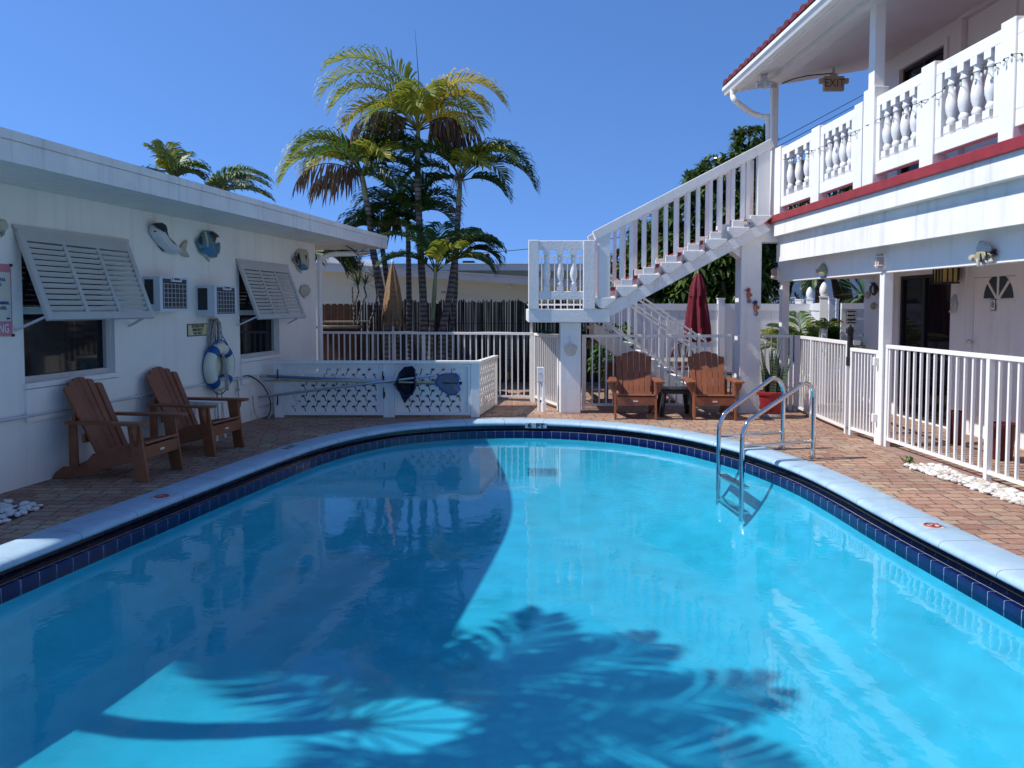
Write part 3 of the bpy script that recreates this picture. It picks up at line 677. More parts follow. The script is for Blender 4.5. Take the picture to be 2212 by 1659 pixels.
t = thing('rope_coil', 'bundle of grey rope hung on a hook above the life ring', 'rope', PL(sR - .03, .04, zR + .62))
g = MB(TL_); rr2 = random.Random(3)
for k in range(11):
    w = .05 + .06 * rr2.random(); l = .30 + .22 * rr2.random(); s = sR - .04 + rr2.uniform(-.03, .03); zt = zR + .62 + rr2.uniform(-.01, .02); dd = .02 + .006 * k
    g.tube([(s - w, dd, zt - l), (s - w * .9, dd + .01, zt - l * .5), (s - w * .5, dd + .02, zt - .03), (s, dd + .02, zt), (s + w * .5, dd + .02, zt - .03), (s + w * .9, dd + .01, zt - l * .5), (s + w, dd, zt - l)], .008, 6)
for k in range(3):
    g.tube([(sR - .03 + .02 * k, .17, zR + .05), (sR - .02 + .03 * k, .17, zR - .15), (sR + .02 * k, .18, zR - .30), (sR + .05 + .02 * k, .16, zR - .32), (sR + .06, .17, zR - .1), (sR + .0 + .02 * k, .12, zR + .2)], .007, 6)
g.tube([(sR - .02, .06, zR - .33), (sR - .01, .05, zR - .55), (sR + .02, .05, zR - .75), (sR - .02, .06, zR - .9)], .012, 6)
g.tube([(sR + .1, .06, zR - .33), (sR + .11, .05, zR - .6), (sR + .1, .05, zR - .95)], .005, 6)
part('rope', g, M['rope'], t, smooth=True)
part('hook', MB(TL_).box(sR - .05, sR - .01, 0, .06, zR + .6, zR + .63), M['iron'], t)

# ---- hanging cord and cable loop near the screen
q = WL(508, 817); s, z = sL(q), q.z
g = MB(TL_); g.tube([(s, .03, z + .02), (s + .0, .04, z - .14)], .012, 6); g.ball((s, .04, z - .16), .024); g.tube([(s, .04, z - .16), (s + .02, .045, z - .4), (s + .03, .05, .06)], .009, 6)
solo('hanging_cord', g, M['rope'], 'knotted white cord hanging from the wall pipe left of the palm screen', 'cord', PL(s, .04, z), smooth=True)
s = sL(WL(520, 813)); z = WL(520, 813).z
t = thing('cable_loop', 'loose black and grey cable loop on the wall beside the palm screen', 'cable', PL(s + .2, .05, z))
def cab(dx, r0, nm, m):
    pts = [(s, .04, z), (s + .16 + dx, .06, z - .01), (s + .42 + dx, .12, z - .16), (s + .62 + dx, .14, z - .42), (s + .6 + dx, .13, z - .62), (s + .42, .1, z - .68), (s + .28, .06, z - .55), (s + .25, .05, z - .3)]
    part(nm, MB(TL_).tube(smooth(pts), r0, 6), m, t, smooth=True)
cab(0, .009, 'dark_cable', M['wire']); cab(.09, .009, 'grey_cable', M['pipe'])

# ---- fish on the left wall, traced on the wall plane
def relief_px(pts, th, d0=.0, bulge=.5, inset=.72, proj=WL, n=nL):
    return MB().relief([proj(x, y, d0) for x, y in pts], n, th, bulge, inset)
def rb(pts, sc_=.1823, ox=288, oy=460.8): return [(ox + x * sc_, oy + y * sc_) for x, y in pts]
def fish(name, label, parts_, cat='fish ornament', proj=WL, n=nL):
    p0 = proj(*parts_[0][1][0], 0); t = thing(name, label, cat, p0)
    for nm, pts, m, th, d0 in parts_: part(nm, relief_px(pts, th, d0, proj=proj, n=n), m, t, smooth=True)
    return t
def disc(cx, cy, r, n=10): return [(cx + r * math.cos(2 * math.pi * k / n), cy + r * math.sin(2 * math.pi * k / n)) for k in range(n)]
fish('dolphin_fish', 'long silver fish with a black back fin and forked tail on the wall', [
    ('body', rb([(190,150),(240,125),(300,200),(345,280),(410,360),(480,415),(540,440),(545,470),(470,482),(400,465),(350,440),(300,385),(255,320),(215,275),(188,215)]), M['f_white'], .09, .02),
    ('dorsal_fin', rb([(205,130),(260,112),(330,112),(375,140),(382,210),(410,300),(470,370),(545,430),(520,436),(440,395),(390,345),(330,270),(290,190),(240,135)]), M['f_dark'], .03, .08),
    ('tail_fin', rb([(530,445),(560,400),(585,350),(626,312),(605,390),(600,450),(620,495),(650,522),(610,515),(570,490)]), M['f_cream'], .03, .02),
    ('belly_fin', rb([(285,360),(320,385),(350,425),(352,455),(320,420),(295,390)]), M['f_dark'], .03, .01),
    ('eye', rb(disc(250, 213, 11)), M['f_dark'], .02, .105)])
fish('angelfish', 'large teal angelfish with a black swept back fin on the wall', [
    ('body', rb([(738,345),(775,300),(800,235),(850,207),(920,210),(960,235),(905,250),(930,310),(960,360),(975,420),(985,480),(970,520),(915,528),(860,500),(800,465),(760,400)]), M['f_teal'], .05, .02),
    ('dorsal_fin', rb([(885,235),(930,218),(985,245),(1014,285),(975,285),(955,355),(925,330),(900,280)]), M['f_dark'], .025, .055),
    ('tail_fin', rb([(958,370),(1010,345),(1015,400),(1003,478),(965,430)]), M['f_teal'], .03, .02),
    ('side_fin', rb([(850,400),(910,370),(945,400),(940,470),(880,490),(820,470),(800,440)]), M['f_blue'], .02, .06),
    ('lower_fin', rb([(790,450),(820,470),(868,505),(890,575),(850,520),(810,490)]), M['f_cream'], .03, .01),
    ('stripe', rb([(835,225),(860,215),(885,330),(890,420),(870,430),(858,330)]), M['f_cream'], .012, .066),
    ('face_band', rb([(780,300),(800,265),(820,330),(815,375),(795,360)]), M['f_dark'], .015, .066)])
fish('striped_fish', 'striped blue, black and cream fish on the wall by the corner pipe', [
    ('body', rb([(1893,565),(1915,520),(1930,455),(1975,425),(2030,430),(2052,470),(2050,560),(2062,620),(2050,670),(1995,676),(1960,620),(1910,600)]), M['f_cream'], .07, .02),
    ('black_patch', rb([(2010,488),(2042,486),(2040,550),(2022,565)]), M['f_dark'], .03, .065),
    ('blue_patch', rb([(1970,570),(2000,550),(2040,600),(2060,630),(2050,674),(1998,676),(1975,640)]), M['f_blue'], .03, .06),
    ('stripe', rb([(1942,480),(1955,465),(1985,600),(1972,615)]), M['f_dark'], .02, .078),
    ('face_band', rb([(1915,515),(1930,500),(1955,560),(1950,605),(1925,575)]), M['f_dark'], .02, .08),
    ('tail_fin', rb([(2045,540),(2066,528),(2068,600),(2052,630)]), M['f_teal'], .03, .02),
    ('lower_fin', rb([(1915,610),(1935,620),(1992,715),(1955,690)]), M['f_cream'], .02, .01)])
fish('round_fish', 'small round cream fish on the wall below the striped fish', [
    ('body', rb([(1968,920),(1985,865),(2020,845),(2060,850),(2062,880),(2055,905),(2065,960),(2050,985),(2010,985),(1980,960)]), M['f_cream'], .05, .015),
    ('tail_fin', rb([(2055,900),(2085,882),(2096,915),(2085,950),(2060,940)]), M['f_cream'], .02, .015),
    ('lower_fin', rb([(1995,965),(2012,978),(2030,1008),(2008,995)]), M['f_cream'], .02, .01)])
fish('edge_fish', 'cream fish ornament cut off at the picture edge, above the rules sign', [
    ('body', [(-14,478),(-6,472),(4,474),(9,484),(10,494),(4,502),(-6,500)], M['f_cream'], .05, .01),
    ('tail_fin', [(3,494),(9,490),(7,508),(2,512),(0,503)], M['f_yellow'], .02, .01)])
# ================================================================== RIGHT BUILDING (two storeys, porch and balcony)
uR = V((-.03, 1, 0)).normalized(); nR = V((-uR.y, uR.x, 0))     # away from the viewer; towards the pool
RO = V((4.735, 0, 0)); TR_ = frame(RO, uR, nR)
def PR(s, d, z): return RO + uR * s + nR * d + V((0, 0, z))
def WR(px, py, d=0.0): return RP(px, py, RO + nR * d, nR)
def sR_(p): return (V(p) - RO).dot(uR)
rbld = thing('two_storey_motel', 'white two storey building with red tiled roof and balcony beside the pool', 'building', PR(9, -3, 0))
DW = -1.5                                                        # back wall of the porch
NEAR = 1.0
zH = 2.06
sPost, sFar = 9.52, 12.95
# --- lower wall with openings
def onW(px, py): return WR(px, py, DW)
dr = (sR_(onW(2191, 700)), sR_(onW(2099, 700)), 0.02, 2.03)
sd = (sR_(onW(2052, 700)), sR_(onW(1939.5, 700)), 0.02, 2.12)
print('door', dr, 'slider', sd)
sEnd = sR_(onW(1867, 640))
TOPZ = 6.0
# upper openings
uw = (sR_(onW(2042, 150)), sR_(onW(1947, 150)), 3.6, onW(2042, 93.5).z - .02)
ud = (sR_(onW(2082, 40)) - 1.0, sR_(onW(2082, 40)), 3.06, onW(2082, 60).z + .12)
print('upper', uw, ud)
mb = MB(TR_); wall_holes(mb, NEAR, sEnd, 0, TOPZ - .4, [dr, sd, uw, ud], d=DW, depth=.1)
mb.add([(sEnd, DW, 0), (sEnd, DW - 6, 0), (sEnd, DW - 6, 5.5), (sEnd, DW, 5.5)], [(0, 1, 2, 3)]); mb.add([(NEAR, DW, 0), (NEAR, DW - 6, 0), (NEAR, DW - 6, 5.5), (NEAR, DW, 5.5)], [(0, 1, 2, 3)])
part('wall', mb, M['porch_white'], rbld)
mb = MB(TR_); mb.box(sd[1] + .12, sd[1] + .2, DW, DW + .05, .01, 2.3); mb.box(sd[0] - .36, sd[0] - .30, DW, DW + .02, .01, 2.3); part('pilaster', mb, M['porch_white'], rbld)
# sliding door
f = MB(TR_); a, b, c, e = sd; m_ = (a + b) / 2 + .05
f.box(a, a + .05, DW - .09, DW - .03, c, e); f.box(b - .05, b, DW - .09, DW - .03, c, e); f.box(a + .05, b - .05, DW - .09, DW - .03, e - .05, e); f.box(a + .05, b - .05, DW - .09, DW - .03, c, c + .05); f.box(m_ - .03, m_ + .03, DW - .085, DW - .035, c + .05, e - .05)
sl_ = part('sliding_door', f, M['black'], rbld); part('pane', MB(TR_).box(a + .04, b - .04, DW - .075, DW - .065, c + .04, e - .04), M['pane'], sl_)
# front door with fanlight
a, b, c, e = dr
f = MB(TR_); f.box(a + .005, b - .005, DW - .06, DW - .02, c, e - .005)
dd = part('front_door', f, M['white'], rbld)
pn = MB(TR_); w_ = (b - a)
for i in range(2):
    for z0, z1 in ((.25, .82), (.95, 1.45)):
        s0 = a + .12 + i * (w_ / 2 - .06); s1 = s0 + w_ / 2 - .18
        pn.box(s0, s1, DW - .02, DW - .012, z0, z0 + .018); pn.box(s0, s1, DW - .02, DW - .012, z1 - .018, z1); pn.box(s0, s0 + .018, DW - .02, DW - .012, z0 + .018, z1 - .018); pn.box(s1 - .018, s1, DW - .02, DW - .012, z0 + .018, z1 - .018)
part('panel_moulding', pn, M['white'], dd)
fl = WR(2153, 648, DW); s_c = sR_(fl); zf = fl.z; rf = abs(sR_(WR(2120.7, 648, DW)) - sR_(WR(2185, 648, DW))) / 2
gl = MB(TR_)
for k in range(4):
    q0, q1 = R(45 * k + 4), R(45 * k + 41); r0 = .05
    gl.prism([(s_c + r0 * math.cos((q0 + q1) / 2), DW - .019, zf + r0 * math.sin((q0 + q1) / 2))] + [(s_c + rf * math.cos(q0 + (q1 - q0) * j / 6), DW - .019, zf + rf * .98 * math.sin(q0 + (q1 - q0) * j / 6) * 1.12) for j in range(7)], None, nR * 0 + V((0, .004, 0)))
part('fanlight', gl, M['doorglass'], dd)
fr_ = MB(TR_)
for k in (1, 2, 3):
    q = R(45 * k); fr_.bar((s_c + .03 * math.cos(q), DW - .014, zf + .03 * math.sin(q)), (s_c + rf * math.cos(q), DW - .014, zf + rf * 1.1 * math.sin(q)), .03, .014, up=(0, 1, 0))
fr_.box(s_c - rf - .03, s_c + rf + .03, DW - .02, DW - .008, zf - .035, zf - .006)
part('fanlight_bars', fr_, M['white'], dd)
k_ = WR(2102, 738, DW); mb = MB(); mb.ball(k_ + nR * .05, .032); mb.tube([k_, k_ + nR * .04], .014, 8); part('knob', mb, M['steel'], dd, smooth=True)
# upper window and door
a, b, c, e = uw; f = MB(TR_); f.box(a, a + .05, DW - .09, DW - .03, c, e); f.box(b - .05, b, DW - .09, DW - .03, c, e); f.box(a + .05, b - .05, DW - .09, DW - .03, e - .05, e); f.box((a + b) / 2 - .02, (a + b) / 2 + .02, DW - .09, DW - .03, c, e - .05)
uwp = part('upper_window', f, M['black'], rbld); part('pane', MB(TR_).box(a + .04, b - .04, DW - .075, DW - .065, c, e - .04), M['pane'], uwp)
tr_ = MB(TR_); tr_.box(a - .08, a, DW, DW + .03, c, e + .08); tr_.box(b, b + .08, DW, DW + .03, c, e + .08); tr_.box(a, b, DW, DW + .03, e, e + .08); part('window_trim', tr_, M['porch_white'], uwp)
a, b, c, e = ud; f = MB(TR_); f.box(a + .01, b - .01, DW - .08, DW - .05, c, e - .01); ud_ = part('upper_door', f, M['porch_white'], rbld)
tr_ = MB(TR_); tr_.box(a - .1, a, DW, DW + .03, c, e + .1); tr_.box(b, b + .1, DW, DW + .03, c, e + .1); tr_.box(a, b, DW, DW + .03, e, e + .1); part('door_trim', tr_, M['porch_white'], ud_)
# --- porch posts, header, balcony slab
p = MB(TR_); p.box(sPost - .055, sPost + .055, -.055, .055, 0, zH); part('porch_post', p, M['metal_white'], rbld, bevel=.004)
p = MB(TR_); p.box(sFar - .06, sFar + .06, -.12, .0, 0, zH); part('porch_post', p, M['porch_white'], rbld, bevel=.004)
mb = MB(TR_); mb.box(NEAR, sFar + .06, -.09, .03, zH, 2.46); part('header_beam', mb, M['white'], rbld)
mb = MB(TR_); mb.box(sFar - .05, sFar + .055, DW - .6, -.09, zH + .05, 2.45); part('end_beam', mb, M['porch_white'], rbld)
DE = .37; sE = 12.45
mb = MB(TR_); mb.box(NEAR, sE, .03, DE - .16, 2.40, 2.50); part('balcony_soffit', mb, M['white'], rbld)
mb = MB(TR_); mb.box(NEAR, sE + .02, DE - .16, DE - .115, 2.352, 2.62); mb.box(NEAR, sE, DE - .16, DE - .13, 2.62, 2.735); part('lower_fascia', mb, M['fascia'], rbld)
mb = MB(TR_); mb.box(NEAR, sE + .04, DE - .15, DE - .012, 2.735, 2.945); part('upper_fascia', mb, M['fascia'], rbld)
mb = MB(TR_); mb.box(NEAR, sE + .03, DE - .1, DE + .03, 2.945, 3.05); part('red_floor_edge', mb, M['red'], rbld, bevel=.006)
mb = MB(TR_); mb.box(NEAR, sFar + .4, DW, DE - .1, 2.80, 3.05); part('balcony_floor', mb, M['red'], rbld)
mb = MB(TR_); mb.box(NEAR, sFar + .35, DW, -.09, 2.47, 2.52); part('porch_ceiling', mb, M['ceiling'], rbld)
# --- balustrade
def spx(px, d=DE): return sR_(RP(px, 300, RO + nR * (d), nR))
DB = DE - .07
bal_prof = [(.052, 0), (.052, .10), (.036, .105), (.05, .125), (.055, .15), (.045, .17), (.038, .185), (.06, .25), (.066, .31), (.058, .37), (.042, .44), (.036, .49), (.046, .505), (.05, .52), (.044, .535), (.038, .545), (.046, .56), (.046, .575), (.036, .58), (.036, .585)]
def baluster(T, s, d, z0, z1):
    h = z1 - z0; o = MB(T); k = h / .63
    o.lathe([(r * .92, k * (.068 + (z - .105) / .475 * .494)) for r, z in bal_prof[2:-1]], (s, d, z0), 14)
    o.box(s - .05, s + .05, d - .05, d + .05, z0 - .002, z0 + .075 * k); o.box(s - .05, s + .05, d - .05, d + .05, z1 - .075 * k, z1 + .002)
    return o
posts = [spx(1673), spx(1729 + 16), spx(1851), spx(1905 - 28), spx(2000), spx(2168)]
railz0, railz1 = 3.15, 4.02
def balpost(px0, px1, z1, nm='balustrade_post', w=.1):
    a, b = spx(px1), spx(px0); mb = MB(TR_); mb.box(a, b, DB - .065, DB + .068, 3.052, z1); part(nm, mb, M['white'], rbld, bevel=.008)
balpost(1660, 1686, 4.06); balpost(1752, 1769, 4.05); balpost(1843.5, 1861, 4.05); balpost(1985.5, 2014, 4.06); balpost(2154, 2186, 4.06)
def panel(px0, px1, n, curved=False):
    a, b = spx(px1) + .002, spx(px0) - .002
    mb = MB(TR_); z0, z1 = 3.15, 4.02; st = .10
    mb.box(a, b, DB - .05, DB + .05, z1 - .115, z1); mb.box(a, b, DB - .05, DB + .05, z0, z0 + .14)
    mb.box(a, a + st, DB - .05, DB + .05, z0 + .14, z1 - .115); mb.box(b - st, b, DB - .05, DB + .05, z0 + .14, z1 - .115)
    for i in range(n):   # plinth blocks
        s = a + st + (b - a - 2 * st) * (i + .5) / n; mb.box(s - .055, s + .055, DB - .045, DB + .046, z0 + .14, z0 + .165)
    pr = part('balustrade_panel', mb, M['white'], rbld, bevel=.006)
    for i in range(n):
        s = a + st + (b - a - 2 * st) * (i + .5) / n
        part('baluster', baluster(TR_, s, DB, z0 + .165, z1 - .115), M['white'], pr, smooth=True)
panel(1686, 1752, 3); panel(1769, 1843.5, 4); panel(1886, 1985.5, 4); panel(2014, 2154, 4); panel(2186, 2400, 4)
# upper columns
c0, c1 = spx(1889), spx(1866); mb = MB(TR_); mb.box(c0, c1, DB - .09, DB + .085, 3.052, 4.14); part('column_base', mb, M['white'], rbld, bevel=.008)
mb = MB(TR_); sm = (c0 + c1) / 2; mb.box(sm - .07, sm + .07, DB - .06, DB + .06, 4.14, 5.16); part('roof_column', mb, M['white'], rbld, bevel=.005)
sc2 = spx(1657) + .1; mb = MB(TR_); mb.box(sc2 - .05, sc2 + .05, DB - .12, DB - .02, 3.052, 5.12); part('roof_column', mb, M['white'], rbld, bevel=.005)
# --- roof: sloping soffit, fascia, gutter, tiles
DG = .85; sRe = 13.0; zg = 5.03; sl2 = .235      # slope of the ceiling
def zc_(d): return zg + .035 + (DG - d) * .175
mb = MB(TR_); pr = [(NEAR, DG - .02, zc_(DG)), (NEAR, DW - .2, zc_(DW - .2)), (NEAR, DW - .2, zc_(DW) + .12), (NEAR, DG - .02, zc_(DG) + .06)]
mb.prism(pr, None, (sRe - .05 - NEAR, 0, 0)); part('roof_soffit', mb, M['ceiling'], rbld)
mb = MB(TR_); mb.prism([(NEAR, DE + .1, zc_(DE) - .001), (NEAR, DE - .12, zc_(DE - .12) - .001), (NEAR, DE - .12, zc_(DE - .12) - .1), (NEAR, DE + .1, zc_(DE) - .1)], None, (sE + .2 - NEAR, 0, 0)); part('roof_beam', mb, M['ceiling'], rbld)
mb = MB(TR_); mb.box(NEAR, sRe, DG - .03, DG - .002, zg - .01, zg + .17); part('roof_fascia', mb, M['white'], rbld)
g = MB(TR_); prof = [(DG, zg + .005), (DG + .085, zg + .005), (DG + .105, zg + .05), (DG + .13, zg + .075), (DG + .13, zg + .125), (DG + .115, zg + .125), (DG + .112, zg + .085), (DG + .09, zg + .06), (DG + .075, zg + .02), (DG, zg + .02)]
g.prism([(NEAR, d, z) for d, z in prof], None, (sRe + .02 - NEAR, 0, 0)); part('gutter', g, M['metal_white'], rbld)
# barrel tiles down the slope
tm = MB(TR_); rt_ = random.Random(5); th = .26; n = int((sRe - NEAR) / th)
for k in range(n):
    s = sRe - .1 - k * th
    for row in range(6):
        d1 = DG + .13 - row * .36; d0 = d1 - .42; zb = zg + .15 + (DG + .13 - d1) * .33; zt = zb + .14
        vs = []; m = 7
        for j in range(m + 1):
            q = math.pi * j / m; ds = .10 * math.cos(q) + rt_.uniform(-.002, .002); dz = .085 * math.sin(q)
            vs += [(s + ds, d1, zb + dz), (s + ds * .85, d0, zt + dz * .8)]
        tm.add(vs, [(2 * j, 2 * j + 1, 2 * j + 3, 2 * j + 2) for j in range(m)] + [tuple(2 * j for j in range(m + 1))])
    tm.add([(s + .10 - th, DG + .13, zg + .15), (s - .10, DG + .13, zg + .15), (s - .10, DG - 2, zg + .15 + .7), (s + .10 - th, DG - 2, zg + .15 + .7)], [(0, 1, 2, 3)])
M['rooftile'] = mat('red_clay_tile', (.15, .024, .02), .6, .3, 8, .2, 50)
part('roof_tiles', tm, M['rooftile'], rbld)
# upper house mass behind the roof edge
mb = MB(TR_); mb.box(NEAR, sEnd, DW - 6, DW - .25, 5.5, 5.7); part('roof_deck', mb, M['rooftile'], rbld)
# downspout from the gutter to the far column
a_ = sRe - .3; mb = MB(TR_)
pts = [(a_, DG + .05, zg + .03), (a_, DG + .05, zg - .08), (a_ - .03, DG + .0, zg - .18), (sc2 + .22, DB + .2, zg - .28), (sc2 + .13, DB + .05, zg - .36), (sc2 + .11, DB - .02, zg - .5), (sc2 + .11, DB - .02, 3.06)]
part('downspout', mb.tube(smooth(pts), .045, 10), M['metal_white'], rbld, smooth=True)

# ---- fittings on the building (things of their own)
def bulkhead(px, py, h_px, label):
    q = WR(px, py, .03); sc_h = h_px * q.y / F / 2
    t = thing('bulkhead_light', label, 'wall light', q, group='bulkhead lights on the porch header'); s, z = sR_(q), q.z
    T = TR_ @ Matrix.Translation((s, .03, z)) @ Matrix.Rotation(R(90), 4, 'X') @ Matrix.Scale(-1, 4, (0, 0, 1))
    def el_(a, b, d0, d1, m, nm, sm=True):
        mbb = MB(TR_); vs = []; n_ = 20
        for dd_, k in ((d0, 1), (d1, .9)):
            for i in range(n_):
                qq = 2 * math.pi * i / n_; ex = 2 / 3.2; cx = math.copysign(abs(math.cos(qq)) ** ex, math.cos(qq)); cz = math.copysign(abs(math.sin(qq)) ** ex, math.sin(qq))
                vs.append((s + a * k * cx, dd_, z + b * k * cz))
        mbb.add(vs, [tuple(range(n_)), tuple(range(n_, 2 * n_))] + [(i, (i + 1) % n_, n_ + (i + 1) % n_, n_ + i) for i in range(n_)]); return part(nm, mbb, m, t, smooth=sm)
    el_(.075, sc_h, .03, .07, M['white'], 'base'); el_(.06, sc_h * .86, .07, .125, M['lampglass'], 'lens')
    cg = MB(TR_)
    for f_ in (-.5, .5): cg.tube([(s - .065, .075, z + f_ * sc_h), (s - .055, .13, z + f_ * sc_h), (s + .055, .13, z + f_ * sc_h), (s + .065, .075, z + f_ * sc_h)], .005, 5)
    cg.tube([(s, .075, z + sc_h * .9), (s, .133, z + sc_h * .7), (s, .133, z - sc_h * .7), (s, .075, z - sc_h * .9)], .005, 5); part('guard', cg, M['white'], t)
bulkhead(1911, 564, 38, 'oval caged light on the header above the tall gate post')
bulkhead(1681, 591, 28, 'oval caged light at the far end of the header, above the potted plant')
# exit sign hanging under the balcony roof
q = W(1800.5, 181, 12.4)
t = thing('exit_sign', 'beige EXIT sign with lamp heads under the balcony roof', 'exit sign', q)
mb = MB(); mb.box(q.x - .157, q.x + .157, q.y - .035, q.y + .035, q.z - .112, q.z + .112); part('body', mb, M['beige'], t, bevel=.012)
part('lettering', text('EXIT', .17, (q.x, q.y - .037, q.z), (1, 0, 0), (0, 0, 1), sx=.9, bold=.001), M['signbrown'], t)
for sg in (-1, 1):
    mb = MB(); mb.box(q.x + sg * .162, q.x + sg * .225, q.y - .035, q.y + .025, q.z + .0, q.z + .08)
    part('lamp_head', mb, M['beige'], t, bevel=.01)
dq = (q - RO).dot(nR); zt = zc_(dq)
mb = MB(); mb.box(q.x - .05, q.x + .05, q.y - .03, q.y + .03, q.z + .112, q.z + .15); mb.tube([(q.x, q.y, q.z + .15), (q.x, q.y, zt + .01)], .02, 8); part('mount', mb, M['beige'], t)
mb = MB(); c_ = (q.x, q.y, q.z + .16); mb.tube([c_, W(1745, 163, 12.4), W(1715, 170, 12.3), W(1690, 180, 12.2)], .009, 5); part('feed_cable', mb, M['iron'], t)
# flood light on the far column
q = W(1652, 182, 12.0)
t = thing('flood_light', 'twin grey flood light at the top of the far column', 'flood light', q)
mb = MB(); mb.box(q.x - .04, q.x + .04, q.y, q.y + .08, q.z + .03, q.z + .14); part('bracket', mb, M['acgrey'], t)
for sg in (-1, 1):
    mb = MB(); o = q + V((sg * .07, -.02, -.02)); mb.bar(o + V((0, .05, .04)), o + V((sg * .03, -.10, -.03)), .11, .08); part('lamp_head', mb, M['acgrey'], t, bevel=.01)
    mb = MB(); mb.bar(o + V((sg * .0301, -.1005, -.0302)), o + V((sg * .031, -.105, -.032)), .09, .06); part('lens', mb, M['lampglass'], t)
# craftsman lantern
q = WR(2067, 588, DW); s, z = sR_(q), q.z
t = thing('wall_lantern', 'dark square lantern with amber glass beside the front door', 'wall lantern', q)
part('wall_plate', MB(TR_).box(s - .06, s + .08, DW, DW + .06, z - .11, z + .13), M['iron'], t)
lx = sR_(WR(2038, 594, DW + .25)); lz = WR(2038, 594, DW + .25).z
mb = MB(TR_); mb.box(lx - .12, lx + .12, DW + .1, DW + .34, lz + .095, lz + .15); mb.box(lx - .12, lx + .12, DW + .1, DW + .34, lz - .115, lz - .095)
for a in (-.11, -.04, .03, .10):
    for d in (.11, .32): mb.box(lx + a, lx + a + .014, DW + d, DW + d + .014, lz - .095, lz + .095)
for d in (.18, .25):
    for a in (-.115, .105): mb.box(lx + a, lx + a + .012, DW + d, DW + d + .014, lz - .095, lz + .095)
part('cage', mb, M['iron'], t); part('glass', MB(TR_).box(lx - .1, lx + .1, DW + .125, DW + .315, lz - .094, lz + .094), M['amber'], t)
part('arm', MB(TR_).bar((s, DW + .05, z + .06), (lx, DW + .15, lz + .12), .03, .03), M['iron'], t)
# knocker plaque with the number
q = WR(2147.5, 658.5, DW - .02); s, z = sR_(q), q.z
t = thing('door_plaque', 'small black and white number plaque on the front door', 'door number', q)
part('plate', MB(TR_).box(s - .05, s + .05, DW - .011, DW - .004, z - .07, z + .07), M['ink'], t)
part('face', MB(TR_).box(s - .042, s + .042, DW - .004, DW - .002, z - .062, z + .062), M['whiteink'], t)
part('number', text('8', .11, PR(s, DW - .001, z), -uR, (0, 0, 1)), M['ink'], t)
# fish on the header and the porch wall
def WH(px, py, d=0): return WR(px, py, .03 + d)
def WP(px, py, d=0): return WR(px, py, DW + d)
def c6(pts, k=.2864, ox=1578, oy=489.6): return [(ox + x * k, oy + y * k) for x, y in pts]
fish('yellow_tang', 'yellow and blue fish on the header above the areca palm', [
    ('body', c6([(672,325),(690,290),(705,276),(720,300),(730,330),(722,365),(700,385),(682,365)]), M['f_yellow'], .045, .01),
    ('tail_fin', c6([(690,360),(712,345),(716,378),(694,390)]), M['f_blue'], .04, .01), ('side_fin', c6([(654,320),(676,318),(676,352),(656,350)]), M['f_yellow'], .03, .01)], proj=WH, n=nR)
fish('lionfish', 'grey and yellow fish with spiny fins on the header above the front door', [
    ('body', c6([(1862,235),(1875,205),(1900,185),(1940,178),(1972,190),(1985,215),(1970,245),(1940,262),(1905,270),(1878,262)]), M['f_yellow'], .06, .03),
    ('dorsal_fin', c6([(1862,212),(1866,160),(1874,150),(1880,125),(1886,135),(1893,105),(1900,122),(1912,103),(1918,120),(1930,108),(1934,128),(1950,122),(1952,145),(1966,150),(1968,185),(1920,198)]), M['f_grey'], .03, .05),
    ('tail_fin', c6([(1972,190),(1995,165),(2012,172),(2002,195),(2020,215),(1985,225)]), M['f_dark'], .03, .02),
    ('lower_fin', c6([(1885,262),(1920,268),(1922,290),(1905,305),(1893,295)]), M['f_grey'], .03, .05), ('rear_fin', c6([(1935,252),(1968,236),(1982,262),(1962,278),(1945,275)]), M['f_grey'], .03, .05),
    ('stripe', c6([(1886,205),(1893,200),(1900,235),(1896,265),(1888,262)]), M['f_dark'], .012, .088), ('stripe', c6([(1930,185),(1937,184),(1942,225),(1936,255),(1930,252)]), M['f_dark'], .012, .088),
    ('side_fin', c6([(1862,240),(1880,235),(1884,290),(1878,310),(1868,300)]), M['f_cream'], .02, .08),
    ('head', c6([(1832,238),(1842,214),(1862,205),(1874,232),(1864,260),(1842,258)]), M['f_cream'], .06, .03)], proj=WH, n=nR)
fish('striped_angelfish', 'black striped fish ornament on the porch end wall', [
    ('body', c6([(1058,470),(1070,440),(1090,425),(1110,450),(1120,475),(1105,500),(1085,520),(1070,500)]), M['f_dark'], .05, .005),
    ('stripe', c6([(1075,455),(1082,450),(1082,500),(1075,495)]), M['f_white'], .02, .05), ('dorsal_fin', c6([(1056,420),(1085,420),(1112,448),(1085,440)]), M['f_dark'], .03, .005),
    ('tail_fin', c6([(1055,450),(1068,465),(1068,480),(1056,495)]), M['f_dark'], .02, .005)], proj=WP, n=nR)
fish('small_cream_fish', 'small cream fish ornament left of the black striped one', [('body', c6([(1020,510),(1032,488),(1048,495),(1055,515),(1045,538),(1028,542)]), M['f_cream'], .04, .005), ('tail_fin', c6([(1046,505),(1058,498),(1057,528),(1046,522)]), M['f_yellow'], .02, .005)], proj=WP, n=nR)
fish('small_yellow_fish', 'small pale yellow fish ornament below the black striped one', [('body', c6([(1066,598),(1075,575),(1092,570),(1100,598),(1092,622),(1075,625)]), M['f_yellow'], .04, .005), ('tail_fin', c6([(1092,590),(1106,582),(1106,614),(1093,608)]), M['f_cream'], .02, .005)], proj=WP, n=nR)
